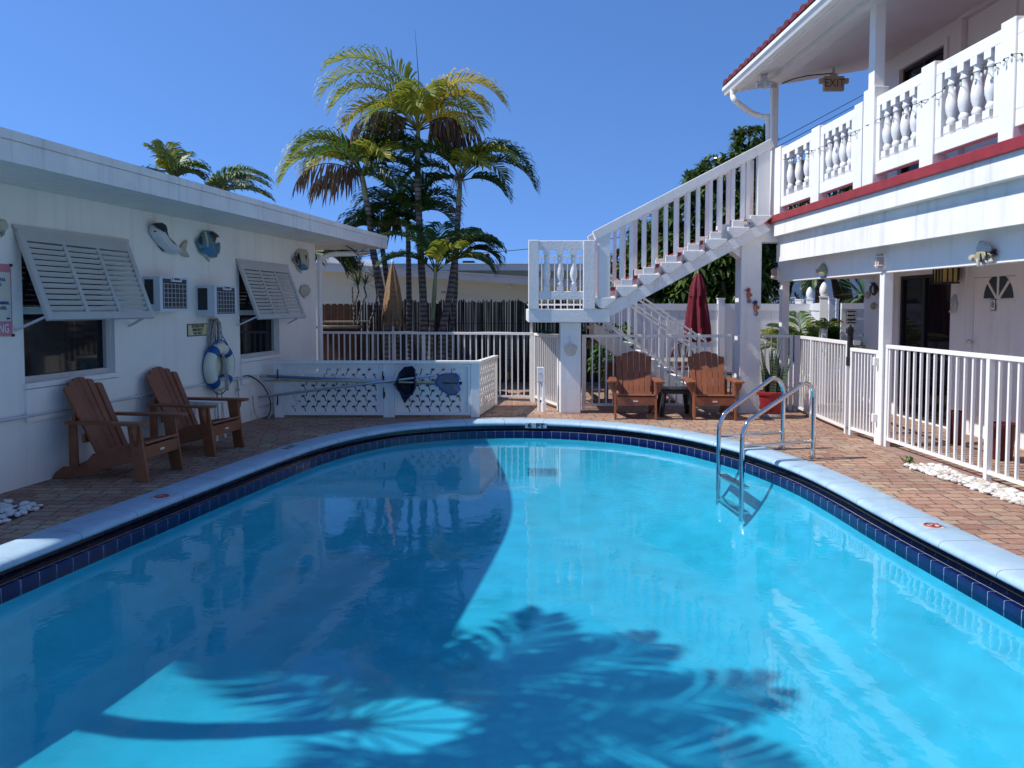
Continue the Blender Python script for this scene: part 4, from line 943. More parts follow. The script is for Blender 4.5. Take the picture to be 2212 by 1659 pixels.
fish('white_seahorse', 'pale grey seahorse ornament on the wall beside the front door', [
    ('body', c6([(1680,530),(1692,512),(1706,520),(1712,560),(1716,590),(1708,630),(1695,652),(1676,650),(1672,636),(1684,630),(1692,610),(1690,575),(1684,555),(1672,552)]), M['f_grey'], .04, .005),
    ('curled_tail', c6(disc(1678, 640, 11)), M['f_grey'], .045, .005)], cat='seahorse ornament', proj=WP, n=nR)
# string of lights along the balustrade
t = thing('string_lights', 'green wire string of clear bulbs draped along the balustrade', 'string lights', PR(9, DE, 3.7))
wp = [(1691,345),(1708,339),(1730,336),(1750,325),(1769,320),(1790,308),(1820,298),(1842,285),(1868,273),(1895,258),(1925,246),(1960,228),(1990,218),(2016,207),(2040,188),(2070,175),(2100,158),(2125,145),(2150,138),(2168,128),(2185,116),(2212,110)]
pts = [RP(x, y, RO + nR * (DE + .005), nR) for x, y in wp]
fine = []
for a, b in zip(pts, pts[1:]):
    for k in range(3):
        f_ = k / 3; p_ = a.lerp(b, f_); p_ = p_ + nR * (.02 * math.sin(f_ * 6)) ; p_.z -= .012 * math.sin(math.pi * f_); fine.append(p_)
part('wire', MB().tube(fine, .0035, 5), M['wiregreen'], t)
b0 = MB(); b0.tube([(0, 0, 0), (0, 0, -.03)], .01, 6); s0_ = None
for i, p_ in enumerate(fine[2::2]):
    sk = part('socket', MB().tube([p_, p_ + V((.003, 0, -.024))], .006, 6), M['wiregreen'], t)
    m_ = MB(); m_.lathe([(.005, -.022), (.009, -.032), (.011, -.042), (.008, -.055), (.002, -.066)], p_, 8); part('bulb', m_, M['bulb'], sk, smooth=True)

# ================================================================== OUTDOOR STAIR
SY0, SY1 = 12.28, 13.2
KX = lambda px: W(px, 664, SY0).x
KZ = lambda py: W(1106, py, SY0).z
st_ = thing('concrete_staircase', 'white concrete staircase with slatted railing climbing from the landing to the balcony', 'staircase', (2.2, 12.8, 0))
x0, x1 = KX(1141), KX(1318); zl0, zl1 = KZ(696.6), KZ(667.7)
mb = MB(); mb.box(x0, x1, SY0, 14.25, zl0, zl1); part('landing', mb, M['rough_stucco'], st_, bevel=.012)
pil = MB(); pil.box(KX(1211.5), KX(1256.5), SY0 + .10, SY0 + .40, 0, zl0 - .002); part('pillar', pil, M['rough_stucco'], st_, bevel=.012)
pil = MB(); pil.box(KX(1150.5), KX(1157), 14.0, 14.06, 0, zl0 - .002); part('back_post', pil, M['metal_white'], st_)
# landing parapet
def sbox(nm, a, b, t_, c, y0=SY0 - .02, y1=SY0 + .12, m='rough_stucco', par=None, bev=.01):
    mb = MB(); mb.box(KX(a), KX(b), y0, y1, KZ(c), KZ(t_)); return part(nm, mb, M[m], par or st_, bevel=bev)
sbox('parapet_post', 1141.5, 1164, 518.5, 667.5); sbox('parapet_post', 1259.5, 1285, 519, 667.5)
pp = sbox('parapet_panel', 1164, 1259.5, 519.5, 540, SY0 + .0, SY0 + .1)
sbox('parapet_rail', 1164, 1259.5, 629, 647, SY0 + .0, SY0 + .1)
for c in (1181, 1210, 1239):
    T = Matrix.Identity(4); x = KX(c); part('baluster', baluster(T, x, SY0 + .05, KZ(629.5), KZ(539.5)), M['white'], pp, smooth=True)
# rear pipe rail on the landing
for nm, z in (('rear_rail', KZ(552) * 1.0 + .1), ('rear_rail', zl1 + .06)): part(nm, MB().box(x0 + .02, x1 - .05, 14.18, 14.22, z, z + .03), M['metal_white'], st_)
for k in range(11):
    x = x0 + .05 + (x1 - x0 - .12) * k / 10; part('rear_picket', MB().box(x - .01, x + .01, 14.19, 14.21, zl1 + .001, KZ(552) + .1), M['metal_white'], st_)
# upper flight
run, rise = .3395, .1797; xa, za = KX(1283.5), KZ(643)
lo_off, hi_off = 0.0, 0
sq = rise / run
def strz(x): return za - .163 + (x - (xa + .09)) * sq
xs0, xs1 = x1 - .14, xa + .34 * 7 + .2
for y0 in (SY0 + .03, SY1 - .17):
    mb = MB(); mb.prism([(xs0, y0, strz(xs0)), (xs1, y0, strz(xs1)), (xs1 + .12, y0, strz(xs1) - .12), (xs0 + .16, y0, max(zl0 + .01, strz(xs0 + .16) - .21))], None, (0, .14, 0)); part('stringer', mb, M['rough_stucco'], st_)
for i in range(8):
    xl, zt = xa + run * i, za + rise * i
    poly = [(0, 0), (.33, 0), (.33, -.035), (.15, -.163), (.09, -.163), (0, -.055)]
    for y0, y1 in ((SY0 - .01, SY0 + .17), (SY1 - .17, SY1)):
        mb = MB(); mb.prism([(xl + a, y0, zt + b) for a, b in poly], None, (0, y1 - y0, 0)); part('step_end', mb, M['rough_stucco'], st_, bevel=.008)
    mb = MB(); mb.box(xl - .075, xl + .30, SY0 + .171, SY1 - .171, zt - .055, zt - .012); part('tread', mb, M['red'], st_)
    mb = MB(); mb.box(xl + .0, xl + .03, SY0 + .172, SY1 - .172, zt - rise + .002, zt - .061); part('riser', mb, M['white'], st_)
# hand rails and slats
hx0, hz0 = KX(1279), KZ(500); hx1, hz1 = KX(1660), KZ(299)
hs = (hz1 - hz0) / (hx1 - hx0)
def hz(x): return hz0 + (x - hx0) * hs
for y in (SY0 + .05, SY1 - .05):
    mb = MB(); mb.prism([(hx0, y - .06, hz0), (hx1, y - .06, hz1), (hx1 + .05, y - .06, hz1 - .11), (hx1 + .0, y - .06, hz1 - .155), (hx0 + .05, y - .06, hz0 - .13)], None, (0, .12, 0)); part('hand_rail', mb, M['white'], st_, bevel=.008)
    nx = KX(1292); mb = MB(); mb.box(nx, nx + .185, y - .05, y + .05, za + .001, hz(nx + .09) - .10); part('newel', mb, M['white'], st_, bevel=.008)
    nx = KX(1632.5); mb = MB(); mb.box(nx, nx + .19, y - .05, y + .05, za + 7 * rise + .001, hz(nx + .05) - .10); part('newel', mb, M['white'], st_, bevel=.008)
    for i in range(1, 7):
        xl, zt = xa + run * i, za + rise * i
        mb = MB(); mb.box(xl + .07, xl + .245, y - .045, y + .045, zt + .001, zt + .105); part('slat_block', mb, M['white'], st_, bevel=.006)
        for dx in (.052, .202):
            xx = xl + dx; mb = MB(); mb.prism([(xx, y - .028, zt + .106), (xx + .056, y - .028, zt + .106), (xx + .056, y - .028, hz(xx + .056) - .14), (xx, y - .028, hz(xx) - .14)], None, (0, .056, 0)); part('slat', mb, M['white'], st_)
    xl, zt = xa + run * 7, za + rise * 7; xx = xl - .06
    mb = MB(); mb.prism([(xx, y - .028, zt - .06), (xx + .056, y - .028, zt - .06), (xx + .056, y - .028, hz(xx + .056) - .14), (xx, y - .028, hz(xx) - .14)], None, (0, .056, 0)); part('slat', mb, M['white'], st_)
# right pillar carrying the head of the stair
px0, px1 = W(1598, 800, 12.4).x, W(1640, 800, 12.4).x
mb = MB(); mb.box(px0, px1 + .01, 12.4, 12.72, 0, 2.9); mb.box(px0 - .32, px1 + .35, 12.41, 12.71, 2.66, 2.93)
mb.prism([(px0 - .31, 12.42, 2.66), (px0 + .01, 12.42, 2.66), (px0 + .01, 12.42, 2.40)], None, (0, .28, 0))
part('pillar', mb, M['rough_stucco'], st_)
# lower flight behind, turning back under the upper one
LY0, LY1 = 13.36, 14.2
lx0, lz0 = W(1286, 698, LY0).x - .02, 1.40; lx1, lz1 = W(1494, 842, LY0).x, .27
for y0 in (LY0, LY1 - .12):
    mb = MB(); mb.prism([(lx0, y0, lz0), (lx1, y0, lz1), (lx1 + .2, y0, .002), (lx1 - .16, y0, .002), (lx0, y0, lz0 - .27)], None, (0, .12, 0)); part('stringer', mb, M['rough_stucco'], st_)
ns = 8
for i in range(ns):
    f_ = (i + .5) / ns; x = lx0 + (lx1 - lx0) * f_; z = lz0 + (lz1 - lz0) * f_
    mb = MB(); mb.box(x - .15, x + .15, LY0 + .121, LY1 - .121, z - .05, z); part('tread', mb, M['rough_stucco'], st_)
def lrail(y, dz):
    mb = MB(); mb.bar((lx0 + .1, y, lz0 + dz - .04), (lx1 + .25, y, lz1 + dz - .14), .035, .03); part('pipe_rail', mb, M['metal_white'], st_)
for y in (LY0 + .06, LY1 - .06):
    lrail(y, .95); lrail(y, .74); lrail(y, .12)
    for k in range(13):
        f_ = (k + .5) / 13; x = lx0 + .1 + (lx1 - lx0 + .1) * f_; z = lz0 + (lz1 - lz0) * f_
        w_ = .012 if k % 4 else .034
        mb = MB(); mb.box(x - w_ / 2, x + w_ / 2, y - w_ / 2, y + w_ / 2, z - .02, z + .90); part('pipe_picket', mb, M['metal_white'], st_)
# seahorses on the pillar, traced on its face
def WS(px, py, d=0): return W(px, py, 12.4 - d)
nS = V((0, -1, 0))
def seahorse(nm, lab, ox, oy, k, head, tail, body):
    S_ = lambda pts: [(ox + x * k, oy + y * k) for x, y in pts]
    fish(nm, lab, [
        ('body', S_([(20,22),(30,30),(36,48),(34,62),(26,76),(30,88),(40,95),(38,110),(28,118),(15,116),(8,106),(12,96),(20,92),(14,84),(6,68),(4,50),(8,34)]), M[body], .03, .005),
        ('head', S_([(-14,20),(0,16),(6,6),(20,0),(32,4),(34,18),(28,30),(14,32),(4,26)]), M[head], .035, .005),
        ('back_fin', S_([(34,48),(46,44),(50,56),(44,66),(34,64)]), M[tail], .02, .005),
        ('curled_tail', S_(disc(20, 104, 13)), M['f_teal'], .034, .006)], cat='seahorse ornament', proj=WS, n=nS)
seahorse('seahorse', 'red headed seahorse ornament, upper of the two on the stair pillar', 1611, 621.5, .285, 'f_red', 'f_orange', 'f_orange')
seahorse('seahorse', 'navy headed seahorse ornament, lower of the two on the stair pillar', 1626, 648.5, .285, 'f_purple', 'f_teal', 'f_orange')
# hose hook on the left pillar
q = W(1233, 747, SY0 + .10)
t = thing('hose_hook', 'white hose hook with a faded arc mark on the landing pillar', 'hook', q)
mb = MB(); pts = [V((q.x + .115 * math.cos(R(a)), q.y - .03, q.z - .08 + .115 * math.sin(R(a)))) for a in range(25, 160, 12)]; mb.tube(pts, .010, 6); part('arc', mb, M['pipe'], t, smooth=True)
mb = MB(); mb.prism([(p_.x, q.y - .0005, p_.z - .006) for p_ in pts] + [(q.x + .09 * math.cos(R(a)), q.y - .0005, q.z - .09 - .075 * math.sin(R(a))) for a in range(165, 15, -25)], None, (0, -.0015, 0)); part('stain', mb, mat('tan_stain', (.62, .54, .44), .7, .15, 12), t)
mb = MB(); mb.tube([q + V((0, -.03, .03)), q + V((-.02, -.05, .08)), q + V((-.02, -.02, .16))], .006, 6); mb.tube([q + V((0, .002, .03)), q + V((0, -.04, .03))], .012, 6); part('hook', mb, M['pipe'], t)
# ================================================================== METAL FENCES
def fence(name, label, a, b, zt, zb, n, posts=(), off0=0.0, pw=.022, feet=True, rails=True, group='white metal picket fences round the pool'):
    """a, b ground points of the two ends; n pickets evenly between"""
    a, b = V(a), V(b); d = (b - a); Ln = d.length; u = d / Ln; nn = V((u.y, -u.x, 0)); mid = (a + b) / 2
    t = thing(name, label, 'fence', mid, group=group); T = frame(a, u, nn)
    part('top_rail', MB(T).box(0, Ln, -.028, .028, zt - .045, zt), M['metal_white'], t, bevel=.004)
    part('bottom_rail', MB(T).box(0, Ln, -.018, .018, zb, zb + .035), M['metal_white'], t)
    first = None
    for k in range(n):
        s = Ln * (k + .5) / n
        if any(abs(s - Ln * p) < .05 for p in posts): continue
        if first is None: first = part('picket', MB(T).box(s - pw / 2, s + pw / 2, -pw / 2, pw / 2, zb + .036, zt - .046), M['metal_white'], t); s_f = s
        else: dup_part(first, t, u * (s - s_f))
    for p in posts:
        s = min(max(Ln * p, .026), Ln - .026)
        part('post', MB(T).box(s - .026, s + .026, -.026, .026, 0, zt - .046), M['metal_white'], t)
    return t
YM = 12.92
fL = V((W(690, 700, 14.75).x, 14.75, 0)); fC = V((W(1152, 700, 14.0).x, 14.0, 0)); fP = V((W(1209, 700, 12.7).x, 12.7, 0))
fence('picket_fence', 'white picket fence behind the palm screen, from the corner pipe to the gate', fL, fC, 1.21, .06, 37, (0.0, .5, 1.0))
fence('picket_fence', 'short angled white picket gate against the landing pillar', fC + V((.03, -.03, 0)), fP, 1.205, .07, 13, (.0, 1.0))
fA = V((W(1257, 700, YM).x, YM, 0)); fB = V((W(1592, 700, YM).x, YM, 0))
fence('picket_fence', 'white picket fence between the two stair pillars, behind the brown chairs', fA, fB, 1.21, .055, 22, (.0, .52, 1.0))
fD = V((W(1647, 700, 12.9).x, 12.9, 0)); fE = V((W(1714, 700, 12.75).x, 12.75, 0))
fence('picket_fence', 'short white picket fence behind the potted snake plant', fD, fE, 1.21, .055, 5, (1.0,))
fG = G(1830, 937); pst = PR(sPost, 0, 0)
fence('picket_fence', 'white picket fence from the potted plant to the black latch post', fE + V((.03, -.05, 0)), fG, 1.21, .06, 20, (0.0, .35, 1.0))
gt = fence('picket_gate', 'narrow white picket gate with a tall black latch', fG + V((.015, -.06, 0)), pst + V((-.02, .075, 0)), 1.13, .07, 9, (0.0, 1.0))
gt['category'] = 'gate'; del gt['group']
q = fG + V((0, -.035, 0)); mb = MB(); z0, z1 = W(1831, 787, q.y).z, W(1831, 706, q.y).z
mb.box(q.x - .028, q.x + .028, q.y - .03, q.y + .03, z0, z1); mb.box(q.x - .04, q.x + .05, q.y - .035, q.y + .03, z0 - .02, z0 + .10); mb.box(q.x - .05, q.x + .032, q.y - .034, q.y + .03, z1 - .09, z1 - .02); mb.tube([q + V((0, 0, z1)), q + V((0, 0, z1 + .03))], .016, 8)
part('latch', mb, M['black'], gt, bevel=.006)
q2 = fG + V((.09, 0, 0)); mb = MB(); mb.box(q2.x - .03, q2.x + .05, q2.y - .02, q2.y + .02, 1.16, 1.22); part('strike_plate', mb, M['metal_white'], gt)
for z in (1.0, .32):
    p_ = pst + V((-.09, .06, z)); part('hinge', MB().box(p_.x - .02, p_.x + .03, p_.y - .03, p_.y + .02, z - .05, z + .05), M['metal_white'], gt, bevel=.006)
fend = PR(4.6, .0, 0)
fence('picket_fence', 'white picket fence in the foreground, running from the porch post past the white pebbles', PR(sPost - .07, 0, 0), fend, 1.21, .075, 36, (.0, .4, .75, 1.0), pw=.026)

# ================================================================== ADIRONDACK CHAIRS
def adirondack(name, label, loc, rz, group):
    t = thing(name, label, 'chair', loc, rz, group); m = M['brown']
    def P(nm, mb, bev=.004, par=None):
        o = bpy.data.objects.new(nm, mb.mesh(nm, m, None, False, bev)); col.objects.link(o); o.parent = par or t; return o
    for sx in (-1, 1):
        x = sx * .295
        mb = MB(); mb.prism([(x - .016, -.49, 0), (x - .016, -.36, 0), (x - .016, -.28, .545), (x - .016, -.41, .545)], None, (.032, 0, 0)); P('front_leg', mb)
        xi = sx * .262
        mb = MB(); mb.prism([(xi - .015, y, z) for y, z in [(-.43, .22), (-.43, .345), (-.36, .36), (-.10, .325), (.02, .25), (.10, .255), (.16, .19), (.30, .13), (.42, .12), (.50, .06), (.54, 0), (.40, 0), (.10, .07), (-.15, .15)]], None, (.03, 0, 0)); P('side_rail', mb)
        mb = MB(); mb.prism([(x - .015, .235, .13), (x - .015, .325, .13), (x - .015, .325, .545), (x - .015, .25, .545)], None, (.03, 0, 0)); P('rear_post', mb)
        xa_ = sx * .345
        mb = MB(); o = [(-.075, -.47), (-.06, -.50), (.045, -.50), (.07, -.47), (.075, -.38), (.05, -.1), (.04, .15), (.02, .33), (-.06, .33), (-.075, .1)]
        mb.prism([(xa_ + sx * a, b, .546) for a, b in o], None, (0, 0, .026)); P('arm', mb)
        mb = MB(); mb.prism([(sx * .312, -.40, .545), (sx * .40, -.40, .545), (sx * .395, -.395, .49), (sx * .33, -.385, .37), (sx * .312, -.385, .33)], None, (0, .028, 0)); P('arm_bracket', mb, .002)
    mb = MB(); mb.box(-.278, .278, -.445, -.417, .215, .335); P('apron', mb)
    for k in range(5):
        y = -.452 + k * .105; z = .345 + (.012 if k == 0 else 0) - k * .022 - (.0 if k else .01)
        mb = MB(); mb.prism([(-.278, y, z + .008), (-.278, y + .098, z - .014), (-.278, y + .098, z + .010), (-.278, y + .012, z + .031)], None, (.556, 0, 0)); P('seat_slat', mb)
    # fan back
    y0, z0, y1 = .06, .235, .41
    tops = [.885, .93, .955, .955, .93, .885]
    for k in range(6):
        def X(f, e): return (-.24 + .08 * k + e * .074 + .003) * (1 + .18 * f)
        zt = tops[k]; f1 = 1.0
        pts = []
        for f, e in ((0, 0), (1, 0), (1.0, .15), (1.0, .85), (1, 1), (0, 1)):
            zz = z0 + (zt - z0) * f
            if (k < 3 and f == 1): zz += (-.02 if e < .1 else (0 if e < .5 else .008))
            if (k >= 3 and f == 1): zz += (-.02 if e > .9 else (0 if e > .5 else .008))
            yy = y0 + (y1 - y0) * (zz - z0) / .72 + .02 * (1 - ((k - 2.5) / 2.5) ** 2) * 1
            pts.append((X(f, e), yy, zz))
        mb = MB(); mb.prism(pts, None, (0, .023, -.011)); P('back_slat', mb, .003)
    for z in (.40, .60):
        y = y0 + (y1 - y0) * (z - z0) / .72 + .048
        mb = MB(); mb.box(-.27, .27, y, y + .028, z - .045, z + .045); P('back_brace', mb)
    mb = MB(); mb.box(-.035, .035, -.448, -.4452, .262, .282)
    o = bpy.data.objects.new('maker_plate', mb.mesh('maker_plate', M['pipe'])); col.objects.link(o); o.parent = t
    return t
def newlabel(o, label, loc, rz): o.location = loc; o.rotation_euler = (0, 0, rz); o['label'] = label; return o
cg = 'brown plank lounge chairs round the pool'
c1 = adirondack('adirondack_chair', 'brown plank chair in the sun with small white maker plate, nearest the landing pillar', (1.865, 12.13, 0), R(-6), cg)
c2 = newlabel(copy_tree(c1), 'brown plank chair in the sun against the seahorse pillar, beside the black table', (3.0, 12.07, 0), R(-4))
aw = math.atan2(uL.y, uL.x) # facing out of the wall
face = math.atan2(nL.y, nL.x) + R(90)
pa, pb = G(308, 1041), G(385, 1016); m1 = (pa + pb) / 2 - nL * .43
c3 = newlabel(copy_tree(c1), 'brown plank chair in the shade below the big shutter, nearest the left edge', m1, face + R(1))
pa, pb = G(461, 984), G(519, 966); m2 = (pa + pb) / 2 - nL * .43
c4_ = newlabel(copy_tree(c1), 'brown plank chair in the shade next to the life ring', m2, face + R(-3))
# ---- tables
q = G(1457, 897); t = thing('black_side_table', 'low black plastic side table between the two sunny chairs', 'side table', q)
mb = MB(); mb.box(q.x - .225, q.x + .225, q.y - .2, q.y + .2, .40, .425); part('table_top', mb, M['black'], t, bevel=.012)
mb = MB(); mb.box(q.x - .2, q.x + .2, q.y - .18, q.y + .18, .345, .40); part('skirt', mb, M['black'], t, bevel=.006)
for sx in (-1, 1):
    for sy in (-1, 1):
        mb = MB(); mb.bar(q + V((sx * .185, sy * .165, .36)), q + V((sx * .235, sy * .2, 0)), .05, .045); part('leg', mb, M['black'], t, bevel=.006)
q = PL(sL(WL(440, 800)) - .0, .36, 0); q = V((W(452, 870, 9.95).x, 9.95, 0)); t = thing('white_side_table', 'small white plastic table by the wall between the two shaded chairs', 'side table', q)
mb = MB(); mb.lathe([(.22, .47), (.235, .48), (.235, .495), (.22, .50)], q, 24); part('table_top', mb, M['vinyl'], t, smooth=True)
for k in range(4):
    a_ = R(45 + 90 * k); mb = MB(); mb.tube([q + V((.17 * math.cos(a_), .17 * math.sin(a_), .47)), q + V((.19 * math.cos(a_), .19 * math.sin(a_), .3)), q + V((.2 * math.cos(a_), .2 * math.sin(a_), 0))], .014, 8); part('leg', mb, M['vinyl'], t, smooth=True)

# ================================================================== PALM SCREEN ROUND THE PUMP
def palm_glyph(cx, cy, s, flip=1):
    pts = [(-.34, -.5), (-.30, -.2), (-.16, .02), (-.02, .13)]
    tips = [(-.36, -.06), (-.42, .18), (-.26, .40), (.04, .47), (.34, .38), (.44, .14), (.34, -.08)]
    for i, (x, y) in enumerate(tips):
        pts.append((x, y))
        if i < 6:
            x2, y2 = tips[i + 1]; mx, my = (x + x2) / 2, (y + y2) / 2; pts.append((.02 + (mx - .02) * .42, .17 + (my - .17) * .42))
    pts += [(.10, .10), (-.06, -.04), (-.18, -.24), (-.2, -.5)]
    return [(cx + flip * x * s, cy + y * s) for x, y in pts]
def cut_panel(w, h, T, gx=.152, gy=.08, s=.114, th=.004):
    cu = bpy.data.curves.new('panel', 'CURVE'); cu.dimensions = '2D'; cu.fill_mode = 'BOTH'; cu.extrude = th
    def spl(pts):
        sp_ = cu.splines.new('POLY'); sp_.points.add(len(pts) - 1)
        for p_, (x, y) in zip(sp_.points, pts): p_.co = (x, y, 0, 1)
        sp_.use_cyclic_u = True
    spl([(0, 0), (w, 0), (w, h), (0, h)])
    rows = int((h - .03) / gy)
    for r_ in range(rows):
        y = .02 + gy * (r_ + .5) + (h - .04 - rows * gy) / 2; n = int((w - .05) / gx); x0 = (w - (n - (.5 if r_ % 2 else 0)) * gx) / 2 + (gx * .5)
        for k in range(n - (1 if r_ % 2 else 0)):
            x = x0 + k * gx + (gx * .25 if r_ % 2 else 0); spl(palm_glyph(x, y, s * 1.0, 1 if r_ % 2 else -1))
    return curve_to_mb(cu, T)
YS = 11.95
sx0, sx1 = W(593, 800, YS).x, W(1036, 800, YS).x; zt0 = W(800, 779, YS).z
pts_ = [W(x, 800, YS).x for x in (593, 608, 828, 848, 1017, 1036)]
t = thing('palm_screen', 'low white screen of palm tree cut-out panels hiding the pool pump', 'screen', ((sx0 + sx1) / 2, YS, 0))
def upost(a, b, nm='post'):
    mb = MB(); mb.box(a, b, YS - .04, YS + .04, 0, zt0 - .045); part(nm, mb, M['white'], t, bevel=.004)
upost(pts_[0] - .0, pts_[1] + .03); upost(pts_[2], pts_[3] + .03); upost(pts_[4], pts_[5])
part('cap_rail', MB().box(sx0 - .03, sx1 + .03, YS - .07, YS + .07, zt0 - .044, zt0), M['white'], t, bevel=.006)
def scr_panel(a, b):
    z0, z1 = .035, zt0 - .05; mb = MB(); fw = .04
    mb.box(a + .001, b - .001, YS - .03, YS - .005, z1 - fw, z1); mb.box(a + .001, b - .001, YS - .03, YS - .005, z0, z0 + fw); mb.box(a + .001, a + fw, YS - .03, YS - .005, z0 + fw, z1 - fw); mb.box(b - fw, b - .001, YS - .03, YS - .005, z0 + fw, z1 - fw)
    p_ = part('panel_frame', mb, M['white'], t)
    T = Matrix(((1, 0, 0, a + fw * .8), (0, 0, -1, YS - .0), (0, 1, 0, z0 + fw * .8), (0, 0, 0, 1)))
    part('cutout_panel', cut_panel(b - a - 1.6 * fw, z1 - z0 - 1.6 * fw, T), M['metal_white'], p_)
scr_panel(pts_[1] + .032, pts_[2] - .002); scr_panel(pts_[3] + .032, pts_[4] - .002)
eb = G(1071, 876.5); ea = V((sx1 - .02, YS + .05, 0)); u_ = (eb - ea).normalized(); Ln = (eb - ea).length; T0 = frame(ea, u_, V((u_.y, -u_.x, 0)))
mb = MB(T0); mb.box(-.02, Ln, -.045, .045, zt0 - .044, zt0 - .002); part('cap_rail', mb, M['white'], t, bevel=.006)
mb = MB(T0); mb.box(Ln - .05, Ln, -.03, .03, 0, zt0 - .045); part('post', mb, M['white'], t)
Tp = T0 @ Matrix(((1, 0, 0, .02), (0, 0, 1, 0), (0, 1, 0, .05), (0, 0, 0, 1)))
mb = MB(T0); mb.box(.0, Ln - .05, -.012, .012, .02, .05); part('bottom_rail', mb, M['white'], t)
part('cutout_panel', cut_panel(Ln - .08, zt0 - .11, Tp), M['metal_white'], t)
for x, y in ((600, 812), (600, 867), (827, 817), (829, 852)):   # iron hooks
    q = W(x, y, YS - .045); mb = MB(); mb.tube([q + V((0, 0, .1)), q + V((0, -.02, .0)), q + V((.01, -.07, -.05)), q + V((.03, -.11, -.02)), q + V((.03, -.11, .05))], .009, 6); part('hook', mb, M['iron'], t, smooth=True)
# pump and filter in the dark behind it
q = V((-1.9, 12.9, 0)); t = thing('pool_pump', 'dark pool pump and filter tank half hidden behind the palm screen', 'pool pump', q)
mb = MB(); mb.lathe([(.28, 0), (.3, .05), (.3, .55), (.22, .68), (.08, .74)], q, 20); part('filter_tank', mb, M['black'], t, smooth=True)
part('dark_backing_box', MB().box(-3.3, -.62, YS + .35, YS + .75, .0, .5), M['black'], t, bevel=.03)  # black box added behind the panels to darken the lower cut-outs
mb = MB(); mb.box(q.x + .4, q.x + 1.0, q.y - .0, q.y + .4, .0, .35); mb.tube([q + V((.28, 0, .5)), q + V((.7, 0, .5)), q + V((.7, 0, .3))], .04, 8); part('pump_motor', mb, M['black'], t)
# ---- poles and nets hung on the hooks
YH = YS - .13
def pole(name, label, a, b, ya, yb, r, m, parts_=()):
    p, q = W(a[0], a[1], ya), W(b[0], b[1], yb); t = thing(name, label, 'pool pole', (p + q) / 2, group='pool poles on the screen hooks')
    part('pole', MB().tube([p, q], r, 10), m, t, smooth=True); return t, p, q
t, p, q = pole('pool_pole', 'long blue grey pool pole, uppermost on the screen hooks', (559, 812), (979, 830), YH, YH, .022, M['bluepole'])
part('end_cap', MB().tube([p, p + (q - p).normalized() * .12], .026, 10), M['alu'], t)
t, p, q = pole('leaf_net', 'blue rimmed flat leaf net on a gold pole', (590, 821), (957, 827), YH - .03, YH - .03, .017, M['gold']); t['category'] = 'pool net'
part('grip', MB().tube([q, q + (q - p).normalized() * .28], .023, 10), M['black'], t)
net = [(940,825),(948,812),(960,806.5),(985,807),(990,812),(991,845),(984,853),(968,852),(952,840)]
ring_ = [W(x, y, YH - .05) for x, y in net]
part('net_rim', MB().tube(ring_ + [ring_[0]], .012, 6), mat('net_rim_blue', (.02, .06, .3), .4), t, smooth=True)
part('net_mesh', MB().prism([p_ + V((0, .0, 0)) for p_ in ring_], None, (0, .004, 0)), M['netgrey'], t)
t, p, q = pole('deep_leaf_net', 'black bag leaf net on a slanting aluminium pole', (557, 858), (938, 811), YH - .02, YH - .055, .019, M['alu']); t['category'] = 'pool net'
bag = [(857,823),(863,806),(874,794),(890,792),(896,798),(897,838),(890,852),(875,856),(858,840),(852,830)]
rg = [W(x, y, YH - .09) for x, y in bag]
part('net_rim', MB().tube(rg + [rg[0]], .014, 6), M['navy'], t, smooth=True)
mb = MB(); vs = list(rg) + [W(x * .6 + 875 * .4, y * .6 + 838 * .4 + 12, YH + .03) for x, y in bag] + [W(874, 872, YH + .02)]; k_ = len(bag)
mb.add(vs, [(i, (i + 1) % k_, k_ + (i + 1) % k_, k_ + i) for i in range(k_)] + [(k_ + i, k_ + (i + 1) % k_, 2 * k_) for i in range(k_)]); part('net_bag', mb, M['net'], t, smooth=True)
solo('pool_pole', MB().tube([W(566, 822, YH - .02), W(826, 821, YH - .02)], .015, 10), M['alu'], 'short aluminium pole lying between the blue grey pole and the gold one', 'pool pole', base=W(700, 821, YH - .02), group='pool poles on the screen hooks', smooth=True)

# white standpipes by the pillar
q = G(1168, 888); t = thing('outlet_standpipe', 'white outlet box on two white pipes in front of the landing pillar', 'standpipe', q)
zt_ = W(1168, 820, q.y).z
mb = MB(); mb.tube([q + V((-.03, 0, 0)), q + V((-.035, 0, zt_ - .05))], .02, 8); part('pipe', mb, M['vinyl'], t, smooth=True)
mb = MB(); mb.tube([q + V((.045, -.02, 0)), q + V((.04, -.02, zt_ - .1)), q + V((.0, 0, zt_))], .03, 10); mb.tube([q + V((.045, -.02, 0)), q + V((.045, -.02, .14))], .042, 10); part('pipe', mb, M['vinyl'], t, smooth=True)
mb = MB(); mb.box(q.x - .06, q.x + .05, q.y - .05, q.y + .03, zt_ - .03, zt_ + .20); part('outlet_box', mb, M['vinyl'], t, bevel=.008)
mb = MB(); mb.lathe([(.025, 0), (.025, .01)], (0, 0, 0), 14); T = Matrix.Translation((q.x - .005, q.y - .051, zt_ + .1)) @ Matrix.Rotation(R(90), 4, 'X'); mb.v = [T @ V(v) for v in mb.v]; part('outlet_cover', mb, M['pipe'], t)

